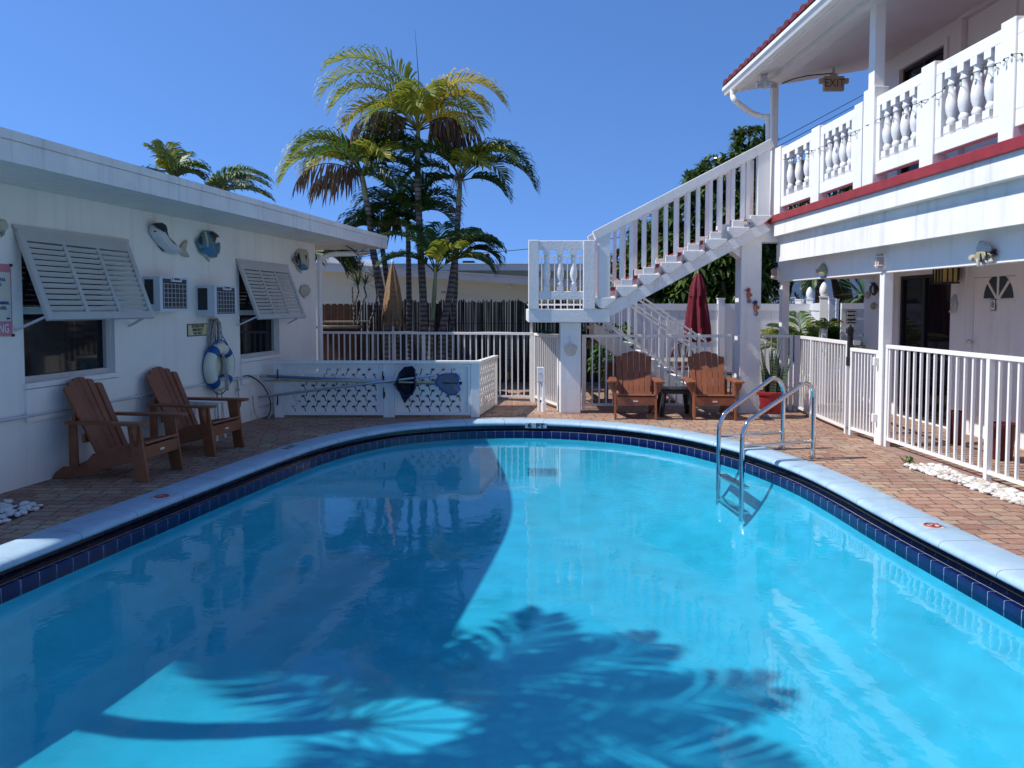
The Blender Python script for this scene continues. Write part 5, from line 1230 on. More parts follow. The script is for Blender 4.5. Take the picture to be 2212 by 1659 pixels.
# ================================================================== POOL LADDER
t = thing('pool_ladder', 'stainless steel pool ladder with two looped grab rails', 'ladder', (2.9, 8.9, 0))
def grab(foot, top, wat, apz, bendz):
    f, w = V(foot), V(wat); d = (w - f); d.z = 0; L_ = d.length; d.normalize()
    prof = [(0, 0), (0, apz - .22), (.005, apz - .14), (.03, apz - .065), (.075, apz - .015), (.13, apz), (.185, apz - .02), (.24, apz - .06)]
    e0 = L_ - .11; prof += [(e0 - .0, bendz + .08), (e0 + .05, bendz + .03), (e0 + .09, bendz - .05), (L_, bendz - .14), (L_, -.2), (L_, -.62)]
    pts = [f + d * a + V((0, 0, z)) for a, z in prof]
    # round the long bends
    sm = []
    sm = smooth(pts, 4)
    part('grab_rail', MB().tube(sm, .0245, 14), M['steel'], t, smooth=True)
    part('cross_bar', MB().tube([f + V((0, 0, .19)), f + d * L_ + V((0, 0, .18))], .019, 10), M['steel'], t, smooth=True)
    part('deck_flange', MB().lathe([(.05, 0), (.05, .012), (.03, .025)], f, 16), M['steel'], t, smooth=True)
    return f + d * L_, d
w1_, d1_ = grab(G(1756, 990), None, G(1602, 1037, WZ), .83, .385); w2_, d2_ = grab(G(1690, 969), None, G(1552, 1009, WZ), .83, .385)
for z in (-.28, -.55):
    a_, b_ = w1_ + V((0, 0, z)), w2_ + V((0, 0, z)); mb = MB(); mb.prism([a_ + d1_ * .02, b_ + d2_ * .02, b_ - d2_ * .1, a_ - d1_ * .1], None, (0, 0, .02)); part('step', mb, M['steel'], t)

# ================================================================== POTS AND SMALL THINGS ON THE DECK
q = G(1672, 903); q = V((q.x, q.y + .1, 0)); t = thing('snake_plant', 'tall snake plant in a red pot at the foot of the seahorse pillar', 'potted plant', q)
part('base_ring', MB().lathe([(.19, 0), (.2, .03), (.19, .06)], q, 20), M['stone'], t)
part('pot', MB().lathe([(.15, .06), (.16, .07), (.195, .33), (.215, .335), (.225, .35), (.225, .39), (.205, .395), (.19, .36)], q, 28), M['pot'], t, smooth=True)
mb = MB(); r4 = random.Random(11)
for k in range(30):
    a_ = r4.uniform(0, 6.28); r0 = r4.uniform(.0, .13); h = r4.uniform(.35, .78); ln = r4.uniform(.03, .2); w_ = r4.uniform(.03, .046); tw = r4.uniform(0, 3.1)
    b_ = q + V((r0 * math.cos(a_), r0 * math.sin(a_), .34)); vs = []
    for i in range(6):
        f_ = i / 5; ww = w_ * (1 - f_ ** 3) * (1 if f_ < .99 else .05); c_ = b_ + V((math.cos(a_) * ln * f_ ** 1.5, math.sin(a_) * ln * f_ ** 1.5, h * f_)); s_ = V((math.cos(tw + f_), math.sin(tw + f_), 0)) * ww
        vs += [c_ - s_, c_ + s_]
    mb.add(vs, [(2 * i, 2 * i + 1, 2 * i + 3, 2 * i + 2) for i in range(5)])
part('leaves', mb, M['snake'], t, smooth=True)
part('soil', MB().lathe([(.185, .365), (.01, .367)], q, 20), M['dirt'], t)
# red planters behind the near fence
def planter(px, py, Y, lab, r):
    q = W(px, py, Y); q.z = 0
    t = thing('red_planter', lab, 'planter', q, group='red planters on the porch'); part('pot', MB().lathe([(r * .75, 0), (r, .34), (r * 1.06, .35), (r * 1.06, .4), (r * .9, .4), (r * .88, .34)], q, 22), M['planter'], t, smooth=True); part('soil', MB().lathe([(r * .88, .35), (.01, .352)], q, 16), M['dirt'], t)
planter(2063, 930, 9.6, 'red planter behind the near fence, the smaller and further of the two', .10); planter(2165, 960, 8.6, 'red planter behind the near fence, close to the right edge', .13)
# pebbles
def pebbles(name, poly, n, seed, label, r0=.02, r1=.046, m2=.25):
    rg_ = random.Random(seed); mb = MB(); xs = [p.x for p in poly]; ys = [p.y for p in poly]
    def inside(x, y):
        c = False; j = len(poly) - 1
        for i in range(len(poly)):
            if (poly[i].y > y) != (poly[j].y > y) and x < (poly[j].x - poly[i].x) * (y - poly[i].y) / (poly[j].y - poly[i].y) + poly[i].x: c = not c
            j = i
        return c
    k = 0
    while k < n:
        x, y = rg_.uniform(min(xs), max(xs)), rg_.uniform(min(ys), max(ys))
        if not inside(x, y): continue
        k += 1; r = rg_.uniform(r0, r1); a_ = rg_.uniform(0, 3.14); b_ = MB(); b_.ball((0, 0, 0), r, r * rg_.uniform(.55, .85), r * rg_.uniform(.35, .6), 9, 6)
        T = Matrix.Translation((x, y, rg_.uniform(.0, .03))) @ Matrix.Rotation(a_, 4, 'Z') @ Matrix.Rotation(rg_.uniform(-.3, .3), 4, 'X'); mb.cur = 1 if rg_.random() < m2 else 0; mb.add([T @ V(v) for v in b_.v], b_.f)
    struct_ = solo(name, mb, [M['pebble'], M['pebble2']], label, 'pebbles', smooth=2, kind='stuff'); return struct_
polyR = [G(1950, 1008), G(2025, 1009), G(2212, 1073), G(2300, 1105), G(2330, 1140), G(2212, 1095), G(2080, 1050)]
pebbles('pebble_bed', polyR, 760, 21, 'strip of rounded white pebbles in front of the near fence')
mb = MB(); c_ = sum(polyR, V()) / len(polyR); mb.prism([V((p.x, p.y, .002)) for p in polyR], None, (0, 0, .003)); struct('pebble_soil', mb, M['dirt'])
polyL = [G(-160, 1090), G(0, 1086), G(95, 1096), G(0, 1135), G(-160, 1200)]
pebbles('pebble_bed', polyL, 330, 22, 'triangular patch of rounded white pebbles against the shaded wall', m2=.03)
mb = MB(); mb.prism([V((p.x, p.y, .002)) for p in polyL], None, (0, 0, .003)); struct('pebble_soil', mb, M['dirt'])
def kerb(a, b, w=.1, h=.012):
    mb = MB(); mb.bar(V(a) + V((0, 0, h / 2)), V(b) + V((0, 0, h / 2)), w, h); struct('kerb_strip', mb, M['stone_red'])
M['stone_red'] = mat('worn_red_kerb', (.3, .19, .15), .8, .2, 6, .2, 40)
kerb(PR(9.3, .05, 0), PR(4.6, .05, 0), .2, .014)
q = G(1965, 1002); mb = MB(); r4 = random.Random(4)
def leafquad(mb, b, d, L_, w, up=V((0, 0, 1)), droop=.3):
    d = V(d).normalized(); sd = d.cross(up);
    if sd.length < .05: sd = V((1, 0, 0))
    sd.normalize(); p1 = b + d * L_ * .5; p2 = b + d * L_ + V((0, 0, -droop * L_))
    mb.add([b - sd * w * .2, b + sd * w * .2, p1 + sd * w * .5, p1 - sd * w * .5, p2], [(0, 1, 2, 3), (3, 2, 4)])
for k in range(22): a_ = r4.uniform(0, 6.28); leafquad(mb, q + V((r4.uniform(-.05, .05), r4.uniform(-.05, .05), .02)), (math.cos(a_), math.sin(a_), r4.uniform(.4, 1.4)), r4.uniform(.06, .13), .03)
solo('weed', mb, M['shrubleaf'], 'small green weed growing at the end of the white pebbles', 'plant', base=q)

# ---- depth and no diving marks on the coping
def mark(name, label, px, py, s, size, m, upv=None, kind='depth mark'):
    q = G(px, py, .0135); i = min(range(NP), key=lambda k: (OUT[k] - V((q.x, q.y, 0))).length); y = -inw[i]; x = V((y.y, -y.x, 0))
    t = thing(name, label, kind, q); part('lettering', text(s, size, q + V((0, 0, .002)), x, y, ext=.0008, bold=.003), m, t); return t, q, x, y
M['faded_ink'] = mat('faded_black_ink', (.10, .13, .17), .6, .3, 20)
mark('depth_marker', 'worn depth lettering on top of the left coping, beyond the second chair', 627, 966, '6 FT', .15, M['faded_ink'])
mark('depth_marker', 'worn depth lettering on the coping beside the ladder', 1668, 958.5 + 8, '4 FT', .15, M['faded_ink'])
def nodive(px, py, lab):
    q = G(px, py, .013); i = min(range(NP), key=lambda k: (OUT[k] - V((q.x, q.y, 0))).length); y = -inw[i]; x = V((y.y, -y.x, 0))
    t = thing('no_diving_marker', lab, 'pool marker', q, group='no diving markers on the coping'); T = frame(q, x, y)
    T = Matrix(((x.x, y.x, 0, q.x), (x.y, y.y, 0, q.y), (0, 0, 1, q.z), (0, 0, 0, 1)))
    part('tile', MB(T).box(-.08, .08, -.075, .075, -.0005, .0022), mat('marker_tile', (.55, .52, .48), .5), t)
    pts = [(.055 * math.cos(2 * math.pi * k / 28), .055 * math.sin(2 * math.pi * k / 28), .005) for k in range(29)]
    part('red_ring', MB(T).tube(pts, .006, 6), mat('marker_red', (.4, .05, .04), .5), t)
    mb = MB(T); mb.bar((-.04, .04, .0045), (.04, -.04, .0045), .011, .004); part('slash', mb, bpy.data.materials['marker_red'], t)
    mb = MB(T); mb.bar((-.03, -.015, .0035), (.02, .01, .0035), .012, .002); mb.bar((.02, .01, .0035), (.035, -.02, .0035), .008, .002); mb.ball((-.035, -.025, .0035), .008, .008, .001); part('diver', mb, M['ink'], t)
    part('lettering', text('NO DIVING', .026, q + y * .065 + V((0, 0, .004)), x, y, ext=.0005), M['faded_ink'], t)
nodive(350, 1073, 'red no diving circle on the shaded left coping'); nodive(2014, 1136, 'red no diving circle on the sunny right coping')
# depth mark on the nose of the coping at the far end
i = min(range(NP), key=lambda k: (OUT[k] + inw[k] * .345 - G(1167, 912)).length); p_ = OUT[i] + inw[i] * .348; y_ = inw[i]; x_ = V((-y_.y, y_.x, 0))
x_ = x_ if x_.x > 0 else -x_
t = thing('depth_marker', 'black 6 FT depth tile on the face of the far coping', 'depth mark', p_ + V((0, 0, -.045)))
T = frame(p_ + V((0, 0, -.045)), x_, y_); part('tile', MB(T).box(-.155, .155, -.012, .004, -.036, .034), mat('coping_tile', (.28, .4, .5), .4), t)
part('lettering', text('6  FT', .085, p_ + y_ * .0055 + V((0, 0, -.045)), x_, (0, 0, 1), bold=.004, sx=1.35), M['ink'], t)
# main drain grating on the pool floor
def floor_z(p):
    d = V((p.x, p.y, 0)) - C0; a = math.atan2(d.y, d.x); B = scaled(1.0); i = min(range(NP), key=lambda k: abs((math.atan2(B[k].y - C0.y, B[k].x - C0.x) - a + math.pi) % (2 * math.pi) - math.pi)); f = d.length / (B[i] - C0).length
    return -.22 - .82 * (1 - math.exp(-max(0, 1 - f) * 3.4 / .42))
def on_floor(px, py):
    z = -.4
    for k in range(40): z = .6 * z + .4 * floor_z(G(px, py, z))
    return G(px, py, z) + V((0, 0, .006))
qd = on_floor(1171, 1021)
t = thing('drain_grate', 'blue ribbed drain grate under water near the far end of the pool', 'drain grate', qd); mb = MB()
for k in range(17): x = 1141 + 61 * k / 16; mb.bar(on_floor(x, 1012), on_floor(x, 1030), .011, .004)
part('bars', mb, mat('drain_blue', (.10, .3, .42), .6), t)
# ================================================================== PATIO BEHIND THE STAIR
q = W(1506, 760, 15.2); q.z = 0; zt_ = W(1507, 591, 15.2).z; zb_ = W(1500, 738, 15.2).z
t = thing('red_umbrella', 'closed maroon patio umbrella standing behind the stair', 'umbrella', q)
part('pole', MB().tube([q, q + V((0, 0, zt_ + .06))], .02, 10), M['lightwood'], t)
hh = zt_ - zb_; prof = [(.2, 0), (.23, .02), (.22, hh * .2), (.17, hh * .5), (.13, hh * .72), (.12, hh * .8), (.05, hh * .97), (.015, hh)]
def folds(qa, i): return 1 + .2 * math.sin(8 * qa + .6 * i) + .08 * math.sin(5 * qa)
part('canopy', MB().lathe(prof, q + V((0, 0, zb_)), 64, folds, cap=False), M['canvas_red'], t, smooth=True)
vt = [(.135, hh * .66), (.125, hh * .8), (.05, hh * .98)]; part('vent_flap', MB().lathe(vt, q + V((0, 0, zb_ + .01)), 48, lambda a, i: 1.1 + .15 * math.sin(8 * a + 1), cap=False), M['canvas_red'], t, smooth=True)
part('base', MB().lathe([(.25, 0), (.25, .05), (.05, .09), (.04, .25)], q, 20), M['black'], t)
t = thing('patio_table', 'round pale topped patio table under the maroon umbrella', 'table', (q.x - .25, q.y, 0)); zt_ = W(1465, 776, q.y).z
part('table_top', MB().lathe([(.5, zt_ - .03), (.52, zt_ - .02), (.52, zt_ - .005), (.5, zt_)], q + V((-.25, 0, 0)), 30), M['lightwood'], t)
for k in range(4):
    a_ = R(45 + 90 * k); mb = MB(); mb.tube([q + V((-.25 + .3 * math.cos(a_), .3 * math.sin(a_), zt_ - .03)), q + V((-.25 + .4 * math.cos(a_), .4 * math.sin(a_), 0))], .018, 8); part('leg', mb, M['iron'], t)
def patio_chair(q, rz, m, name, label):
    t = thing(name, label, 'chair', q, rz, group='metal patio chairs behind the stair')
    def P(nm, mb): o = bpy.data.objects.new(nm, mb.mesh(nm, m, None, True)); col.objects.link(o); o.parent = t
    P('seat', MB().lathe([(.22, .42), (.24, .43), (.24, .45), (.2, .455)], (0, 0, 0), 20))
    pts = [(.24 * math.cos(R(a)), .2 + .02 * math.sin(R(a)), .47 + .46 * math.sin(R(a)) ** .8) for a in range(0, 181, 15)]
    P('back_hoop', MB().tube(pts, .022, 8))
    sp_ = MB()
    for k in range(7): a = R(30 + 20 * k); sp_.tube([(.07 * math.cos(a), .2, .47), (.225 * math.cos(a), .215, .46 + .44 * math.sin(a) ** .8)], .017, 6)
    P('back_spokes', sp_)
    for sx in (-1, 1):
        for sy in (-1, 1): P('leg', MB().tube([(sx * .19, sy * .17, .43), (sx * .23, sy * .22, 0)], .016, 8))
patio_chair(V((W(1478, 800, 15.9).x, 15.9, 0)), R(180) * 0, M['brownmetal'], 'patio_chair', 'brown red metal chair with fan back behind the patio table')
patio_chair(V((W(1583, 800, 14.6).x, 14.6, 0)), R(-70), M['black'], 'patio_chair', 'black chair half hidden by the seahorse pillar')
# curved rattan lounger left of the lower stair
q = V((W(1275, 800, 13.5).x, 13.5, 0)); t = thing('rattan_lounger', 'curved brown rattan lounger standing behind the fence beside the landing pillar', 'lounger', q)
for dy in (0, .5):
    mb = MB(); mb.tube([q + V((x, dy, z)) for x, z in [(.25, 1.05), (.05, 1.07), (-.08, .95), (-.14, .75), (-.14, .5), (-.06, .28), (.08, .12), (.2, .05)]], .028, 8); part('side_bow', mb, M['rattan'], t, smooth=True)
for k, (x, z) in enumerate([(.05, 1.05), (-.08, .92), (-.13, .75), (-.13, .58), (-.1, .4), (0, .22), (.12, .1)]): part('slat', MB().bar(q + V((x, 0, z)), q + V((x, .5, z)), .05, .02), M['rattan'], t)
t = thing('wooden_planter', 'small wooden box planter behind the left sunny chair', 'planter', V((W(1327, 800, 14.2).x, 14.2, 0))); x = t.location.x
part('box', MB().box(x - .17, x + .17, 14.05, 14.35, .32, .68), M['wood'], t, bevel=.005); 
for sx in (-1, 1):
    for sy in (-1, 1): part('leg', MB().box(x + sx * .14 - .02, x + sx * .14 + .02, 14.2 + sy * .12 - .02, 14.2 + sy * .12 + .02, 0, .319), M['wood'], t)
part('rim', MB().box(x - .19, x + .19, 14.03, 14.37, .681, .71), M['stone'], t)
# ================================================================== PALMS
def frond(mb, base, az, el, L_, droop, mi, seed, leaf=.55, n=34, w=.023, dead=False, bare=.2, vee=.45):
    r = random.Random(seed); az, el = R(az), R(el); ns = 22; pts = [V(base)]; tans = []; n = int(n * 1.4); droop *= .88; L_ *= .9
    for i in range(ns):
        f = i / ns; e = el - R(droop) * (f ** 1.25); a = az + .12 * math.sin(f * 3 + seed)
        d = V((math.cos(a) * math.cos(e), math.sin(a) * math.cos(e), math.sin(e))); tans.append(d); pts.append(pts[-1] + d * (L_ / ns))
    tans.append(tans[-1])
    mb.cur = mi; mb.tube(pts, [max(.003, .016 * (1 - .85 * i / ns)) for i in range(ns + 1)], 5, cap=False)
    for k in range(n):
        f = bare + (1 - bare) * (k + .5) / n; x = f * ns; i = min(int(x), ns - 1); p = pts[i].lerp(pts[i + 1], x - i); t = tans[i]
        sd = t.cross(V((0, 0, 1)));
        if sd.length < .08: sd = V((math.sin(az), -math.cos(az), 0))
        sd.normalize(); up = sd.cross(t).normalized(); g = (f - bare) / (1 - bare)
        ll = leaf * 1.12 * (.4 + .6 * math.sin(math.pi * min(1, g * .75 + .22))) * r.uniform(.85, 1.1)
        for s in (-1, 1):
            if r.random() < (.42 if dead else .04): continue
            if dead: ll *= r.uniform(.55, 1.15)
            d = (t * (.55 + .5 * g + r.uniform(-.1, .1)) + sd * s * (.8 + r.uniform(-.15, .15)) + up * (vee + r.uniform(-.12, .12))).normalized()
            if dead: d = (d * .35 + V((r.uniform(-.25, .25), r.uniform(-.25, .25), -1))).normalized()
            wd = t * w * r.uniform(.8, 1.15); p1 = p + d * ll * .45; d2 = (d + V((0, 0, -.55 if not dead else -.4))).normalized(); p2 = p1 + d2 * ll * .35; d3 = (d2 + V((0, 0, -.7))).normalized(); p3 = p2 + d3 * ll * .22
            m2 = mi
            if not dead and mi in (0, 1) and r.random() < .06: m2 = 2
            mb.cur = m2; mb.add([p - wd * .35, p + wd * .35, p1 + wd, p1 - wd, p2 + wd * .7, p2 - wd * .7, p3], [(0, 1, 2, 3), (3, 2, 4, 5), (5, 4, 6)])
    mb.cur = 0
def palm(name, label, trunk, r0, r1, fronds, seed, shaft=.55, leaf=.55, group=None, n=34, spear=None, hang=0, lw=.023):
    b = V(trunk[0]); t = thing(name, label, 'palm tree', b, group=group); top = V(trunk[-1])
    # trunk with ring scars
    cpts = []; K = 10
    tv = [V(p) for p in trunk]
    for i in range(len(tv) - 1):
        for k in range(K): cpts.append(tv[i].lerp(tv[i + 1], k / K))
    cpts.append(tv[-1]); m = len(cpts)
    cut = top - (tv[-1] - tv[-2]).normalized() * shaft
    tp = [p for p in cpts if p.z < cut.z] + [cut]
    part('trunk', MB().tube(tp, [(r0 + (r1 - r0) * i / (len(tp) - 1)) * (1 + .05 * (i % 2)) for i in range(len(tp))], 12), M['trunk'], t, smooth=True)
    part('crownshaft', MB().tube([cut, cut.lerp(top, .5), top, top + V((0, 0, .12))], [r1 * .95, r1 * 1.05, r1 * .75, r1 * .4], 12), M['crownshaft'], t, smooth=True)
    mb = MB()
    for i, f in enumerate(fronds):
        az, el, L_, dr, mi = f[:5]; frond(mb, top + V((0, 0, .0)), az, el, L_, dr, mi, seed * 31 + i, leaf=leaf, n=n, dead=(mi == 3), w=lw)
    if spear: mb.cur = 4; mb.tube([top, top + V((.02, 0, spear * .5)), top + V((-.05, 0, spear))], [.014, .01, .002], 5)
    part('crown', mb, LM, t)
    if hang:
        hb = MB(); r = random.Random(seed)
        for k in range(26): a = r.uniform(0, 6.28); q = top + V((math.cos(a) * .1, math.sin(a) * .1, -.05)); leafquad(hb, q, (math.cos(a) * .5, math.sin(a) * .5, -.6), r.uniform(.25, .5), .012, droop=.4)
        part('seed_strands', hb, M['thatch'], t)
    return t
YP = 16.6
def trk(pts, Y=YP, Y0=None): 
    a = [W(x, y, Y) for x, y in pts]; a[0].z = 0.0; return a
G_, YG, YE, DD, DK = 0, 1, 2, 3, 4
grp = 'palms in the clump behind the picket fence'
palm('palm_tree', 'tallest palm of the clump with yellowing crown, centre of the courtyard', trk([(921, 800), (914, 640), (908, 533), (902, 400), (902, 344), (903, 283)]), .085, .055,
     [(172, 80, 3.2, 165, YG), (188, 70, 2.5, 155, YG), (200, 85, 2.9, 140, YG), (95, 76, 1.9, 120, G_), (2, 77, 2.65, 160, YE), (-15, 66, 2.1, 150, YE), (25, 62, 2.0, 140, YG), (40, 78, 2.1, 140, YG), (168, 56, 2.1, 135, YE), (184, 48, 1.9, 140, DD), (160, 38, 1.7, 120, YG), (176, 34, 1.6, 120, DD),
      (-8, 44, 1.8, 140, DD), (8, 34, 1.6, 115, DD), (-35, 38, 1.5, 120, YE), (225, 50, 1.6, 130, YG), (178, 16, 1.3, 90, G_), (-70, 70, 1.8, 140, YG), (60, 44, 1.6, 120, G_), (-90, 60, 1.5, 130, YG), (-5, 20, 1.3, 100, DD), (140, 66, 1.9, 140, YG)], 1, shaft=.62, spear=2.05, group=grp, leaf=.62, n=36)
palm('palm_tree', 'leaning palm of the clump nearest the left roof, arching to the left', trk([(842, 800), (836, 700), (824, 630), (806, 543), (798, 470), (788, 415), (783, 383)]), .085, .06,
     [(172, 70, 2.35, 165, YG), (184, 48, 2.2, 140, YG), (178, 38, 1.8, 120, DD), (140, 76, 1.8, 130, G_), (80, 78, 1.7, 110, YG), (10, 66, 1.8, 140, G_), (-10, 44, 1.5, 120, DK), (30, 72, 1.8, 120, YG), (-60, 60, 1.5, 130, YG), (225, 58, 1.6, 140, G_), (200, 20, 1.3, 90, DD), (-30, 20, 1.2, 90, DK), (160, 58, 1.9, 145, YE), (0, 76, 1.7, 120, DK), (250, 40, 1.2, 110, DD), (190, 76, 2.0, 150, G_)], 2, shaft=.45, group=grp, leaf=.58, n=36)
palm('palm_tree', 'palm of the clump on the right with a reddish crown shaft, leaning right', trk([(950, 800), (955, 714), (973, 630), (986, 536), (989, 470), (994, 392)]), .085, .055,
     [(5, 66, 2.1, 155, G_), (-6, 46, 2.1, 140, DK), (15, 76, 1.8, 130, G_), (172, 70, 1.7, 140, G_), (185, 46, 1.5, 125, DK), (90, 74, 1.7, 120, DK), (-60, 56, 1.4, 130, YG), (40, 56, 1.7, 130, G_), (150, 26, 1.1, 100, DK), (0, 20, 1.2, 100, DK), (-90, 40, 1.1, 120, DD), (200, 74, 1.6, 130, G_), (-20, 66, 1.7, 140, YG)], 3, shaft=.5, group=grp, leaf=.52)
palm('palm_tree', 'short straight palm of the clump between the thatched umbrella and the tallest palm', trk([(884, 800), (884, 700), (883, 600), (882, 527), (880, 480)], 17.2), .07, .05,
     [(170, 70, 1.53, 130, DK), (10, 72, 1.53, 130, DK), (120, 80, 1.62, 90, DK), (190, 46, 1.26, 125, DK), (-10, 46, 1.26, 125, DK), (200, 78, 1.71, 90, G_), (-20, 78, 1.62, 100, G_), (160, 24, 0.99, 100, DD), (-80, 62, 1.08, 125, G_), (20, 58, 1.35, 120, G_), (150, 60, 1.35, 120, DK)], 4, shaft=.4, group=grp, leaf=.58)
palm('palm_tree', 'young green stemmed palm of the clump, lowest crown beside the tallest palm', trk([(926, 800), (932, 700), (939, 620), (941, 590)], 16.0), .05, .045,
     [(165, 70, 1.5, 85, G_), (15, 66, 1.6, 90, G_), (80, 80, 1.5, 70, G_), (-60, 64, 1.2, 100, YG), (40, 74, 1.5, 80, G_), (140, 76, 1.5, 70, G_), (5, 46, 1.3, 100, G_), (180, 48, 1.3, 100, DK)], 5, shaft=.9, group=grp, leaf=.45)
palm('palm_tree', 'dark slender palm of the clump just behind the leaning one', trk([(858, 800), (853, 690), (837, 607), (828, 550), (822, 505)], 17.0), .075, .05,
     [(175, 66, 1.01, 130, DK), (5, 66, 1.01, 125, DK), (90, 76, 1.01, 100, G_), (200, 46, 0.79, 120, DK), (-15, 46, 0.86, 120, G_), (160, 26, 0.72, 100, DD), (-80, 60, 0.72, 120, G_)], 6, shaft=.3, group=grp, leaf=.5)
palm('palm_tree', 'low drooping palm at the right edge of the clump against the cream wall', trk([(968, 800), (975, 720), (984, 640), (986, 560)], 17.4), .05, .045,
     [(0, 62, 1.3, 130, G_), (15, 42, 1.2, 120, DK), (-25, 62, 1.1, 120, G_), (170, 62, 1.0, 110, DK), (60, 74, 1.2, 100, G_), (-5, 20, 1.0, 100, DK)], 7, shaft=.3, group=grp, leaf=.45)
grp2 = 'palms showing over the left roof'
tb = lambda px, py, Y: [V((W(px, py, Y).x, Y, 0)), W(px, py, Y).lerp(V((W(px, py, Y).x, Y, 0)), .5), W(px, py, Y)]
palm('palm_tree', 'palm over the left roof with one upright fan, the left of the two', tb(372, 398, 19), .09, .06, [(140, 82, 1.15, 35, YG), (95, 78, 1.1, 60, G_), (15, 70, 1.0, 110, G_), (0, 60, .9, 130, DK), (170, 76, 1.1, 45, YG), (200, 40, .8, 60, DK)], 8, shaft=.3, group=grp2, leaf=.5)
palm('palm_tree', 'palm over the left roof arching to the right, with a dead brown frond', tb(440, 432, 18.5), .09, .06, [(8, 62, 1.9, 115, G_), (0, 48, 1.8, 95, G_), (165, 66, .9, 80, DD), (60, 80, .9, 60, DD), (185, 45, .9, 70, DK), (-30, 40, 1.6, 80, DK), (20, 34, 1.7, 80, G_)], 9, shaft=.3, group=grp2, leaf=.5)
palm('palm_tree', 'drooping dark palm just past the corner of the left building', tb(664, 548, 16.4), .07, .05, [(-12, 40, 1.3, 130, DK), (5, 25, 1.2, 110, DK), (-60, 30, 1.1, 110, DK), (190, 50, .8, 100, DK), (-18, 10, 1.1, 90, DK), (20, 34, 1.2, 120, G_), (-5, 15, 1.2, 100, YG)], 10, shaft=.2, leaf=.5)
# the palm beside the viewer whose shadow lies across the pool (it stands left of the frame)
sb_ = V((-6.5, 4.35, 0))
palm('palm_tree', 'palm left of the frame that throws its shadow across the pool', [sb_, V((-6.5, 4.4, 2.8)), V((-6.4, 4.5, 5.6))], .13, .10,
     [(6, 40, 2.96, 75, G_), (-20, 38, 2.85, 80, G_), (34, 46, 2.62, 85, G_), (66, 46, 2.51, 90, G_), (104, 44, 2.17, 90, G_), (156, 42, 2.05, 70, G_), (-46, 40, 2.62, 85, G_), (-80, 40, 2.51, 90, G_), (-125, 44, 2.17, 90, G_)], 77, shaft=.7, leaf=.64, n=40, lw=.03)

# ================================================================== BACK FENCES AND NEIGHBOURS
def reeds(name, label, a, b, zt, r=.012, seed=1, step=.017):
    a, b = V(a), V(b); d = b - a; Ln = d.length; u = d / Ln; rg_ = random.Random(seed)
    t = thing(name, label, 'fence', (a + b) / 2); nseg = 3; sec = Ln / nseg
    for q in range(nseg):
        mb = MB(); s = q * sec; grp_h = 0
        while s < (q + 1) * sec - .002:
            if rg_.random() < .18: grp_h = rg_.uniform(-.07, .03)
            p = a + u * s + V((0, rg_.uniform(-.012, .012), 0)); rr_ = r * rg_.uniform(.7, 1.2); mb.tube([p, p + V((rg_.uniform(-.02, .02), 0, zt + grp_h + rg_.uniform(-.035, .03)))], rr_, 5); s += step * rg_.uniform(.8, 1.25)
        part('reed_panel', mb, M['reed'], t)
    for z in (.5, 1.3):
        mb = MB(); mb.bar(a + V((0, -.022, z)), b + V((0, -.022, z)), .006, .008); part('tie_wire', mb, M['wire'], t)
    return t
YRF = 17.6
reeds('reed_fence', 'tall dark reed fence behind the palm clump', (W(768, 700, YRF).x, YRF, 0), (W(1425, 700, YRF).x, YRF, 0), W(900, 649, YRF).z, seed=4)
t = thing('board_fence', 'brown dog eared board fence behind the bar counter', 'fence', (W(730, 700, 17.7).x, 17.7, 0)); x = W(688, 700, 17.7).x; zt_ = W(730, 656, 17.7).z
bw_ = .135; mb0 = None
for k in range(6):
    xa_ = x + k * (bw_ + .006); mb = MB(); mb.prism([(xa_, 17.7, 0), (xa_ + bw_, 17.7, 0), (xa_ + bw_, 17.7, zt_ - .03), (xa_ + bw_ - .03, 17.7, zt_), (xa_ + .03, 17.7, zt_), (xa_, 17.7, zt_ - .03)], None, (0, .02, 0)); part('board', mb, M['wood_fence'], t)
# cream neighbour
YB = 21.0
t = thing('cream_house', 'low cream house with white flat roof edge behind the reed fence', 'house', (W(930, 700, YB).x, YB, 0))
xl_, xr_ = W(640, 600, YB).x, W(1330, 600, YB).x; zl_, zr_ = W(640, 572, YB).z, W(1330, 622, YB).z
mb = MB(); mb.prism([(xl_, YB, 0), (xr_, YB, 0), (xr_, YB, zr_ - .05), (xl_, YB, zl_ - .05)], None, (0, 6, 0)); part('wall', mb, M['yellow_wall'], t)
mb = MB(); mb.prism([(xl_ - .3, YB - .55, zl_ - .10), (xr_ + .3, YB - .55, zr_ - .10), (xr_ + .3, YB - .55, zr_ + .06), (xl_ - .3, YB - .55, zl_ + .06)], None, (0, 7, 0)); part('roof', mb, M['white'], t)
mb = MB(); mb.prism([(xl_ - .3, YB - .57, zl_ + .061), (xr_ + .3, YB - .57, zr_ + .061), (xr_ + .3, YB - .57, zr_ + .1), (xl_ - .3, YB - .57, zl_ + .1)], None, (0, 7, 0)); part('roof_edge', mb, M['roofgrey'], t)
def dframe(px0, px1, py):
    q0, q1 = W(px0, py, YB - .02), W(px1, py, YB - .02); mb = MB(); mb.box(q0.x - .05, q1.x + .05, YB - .03, YB - .001, q0.z, q0.z + .06); mb.box(q0.x - .05, q0.x, YB - .03, YB - .001, 0, q0.z); mb.box(q1.x, q1.x + .05, YB - .03, YB - .001, 0, q0.z); part('door_frame', mb, M['yellow_wall'], t)
    part('door', MB().box(q0.x + .001, q1.x - .001, YB - .012, YB - .001, 0, q0.z - .001), M['white'], t)
dframe(796, 812, 633); dframe(976, 1042, 643)
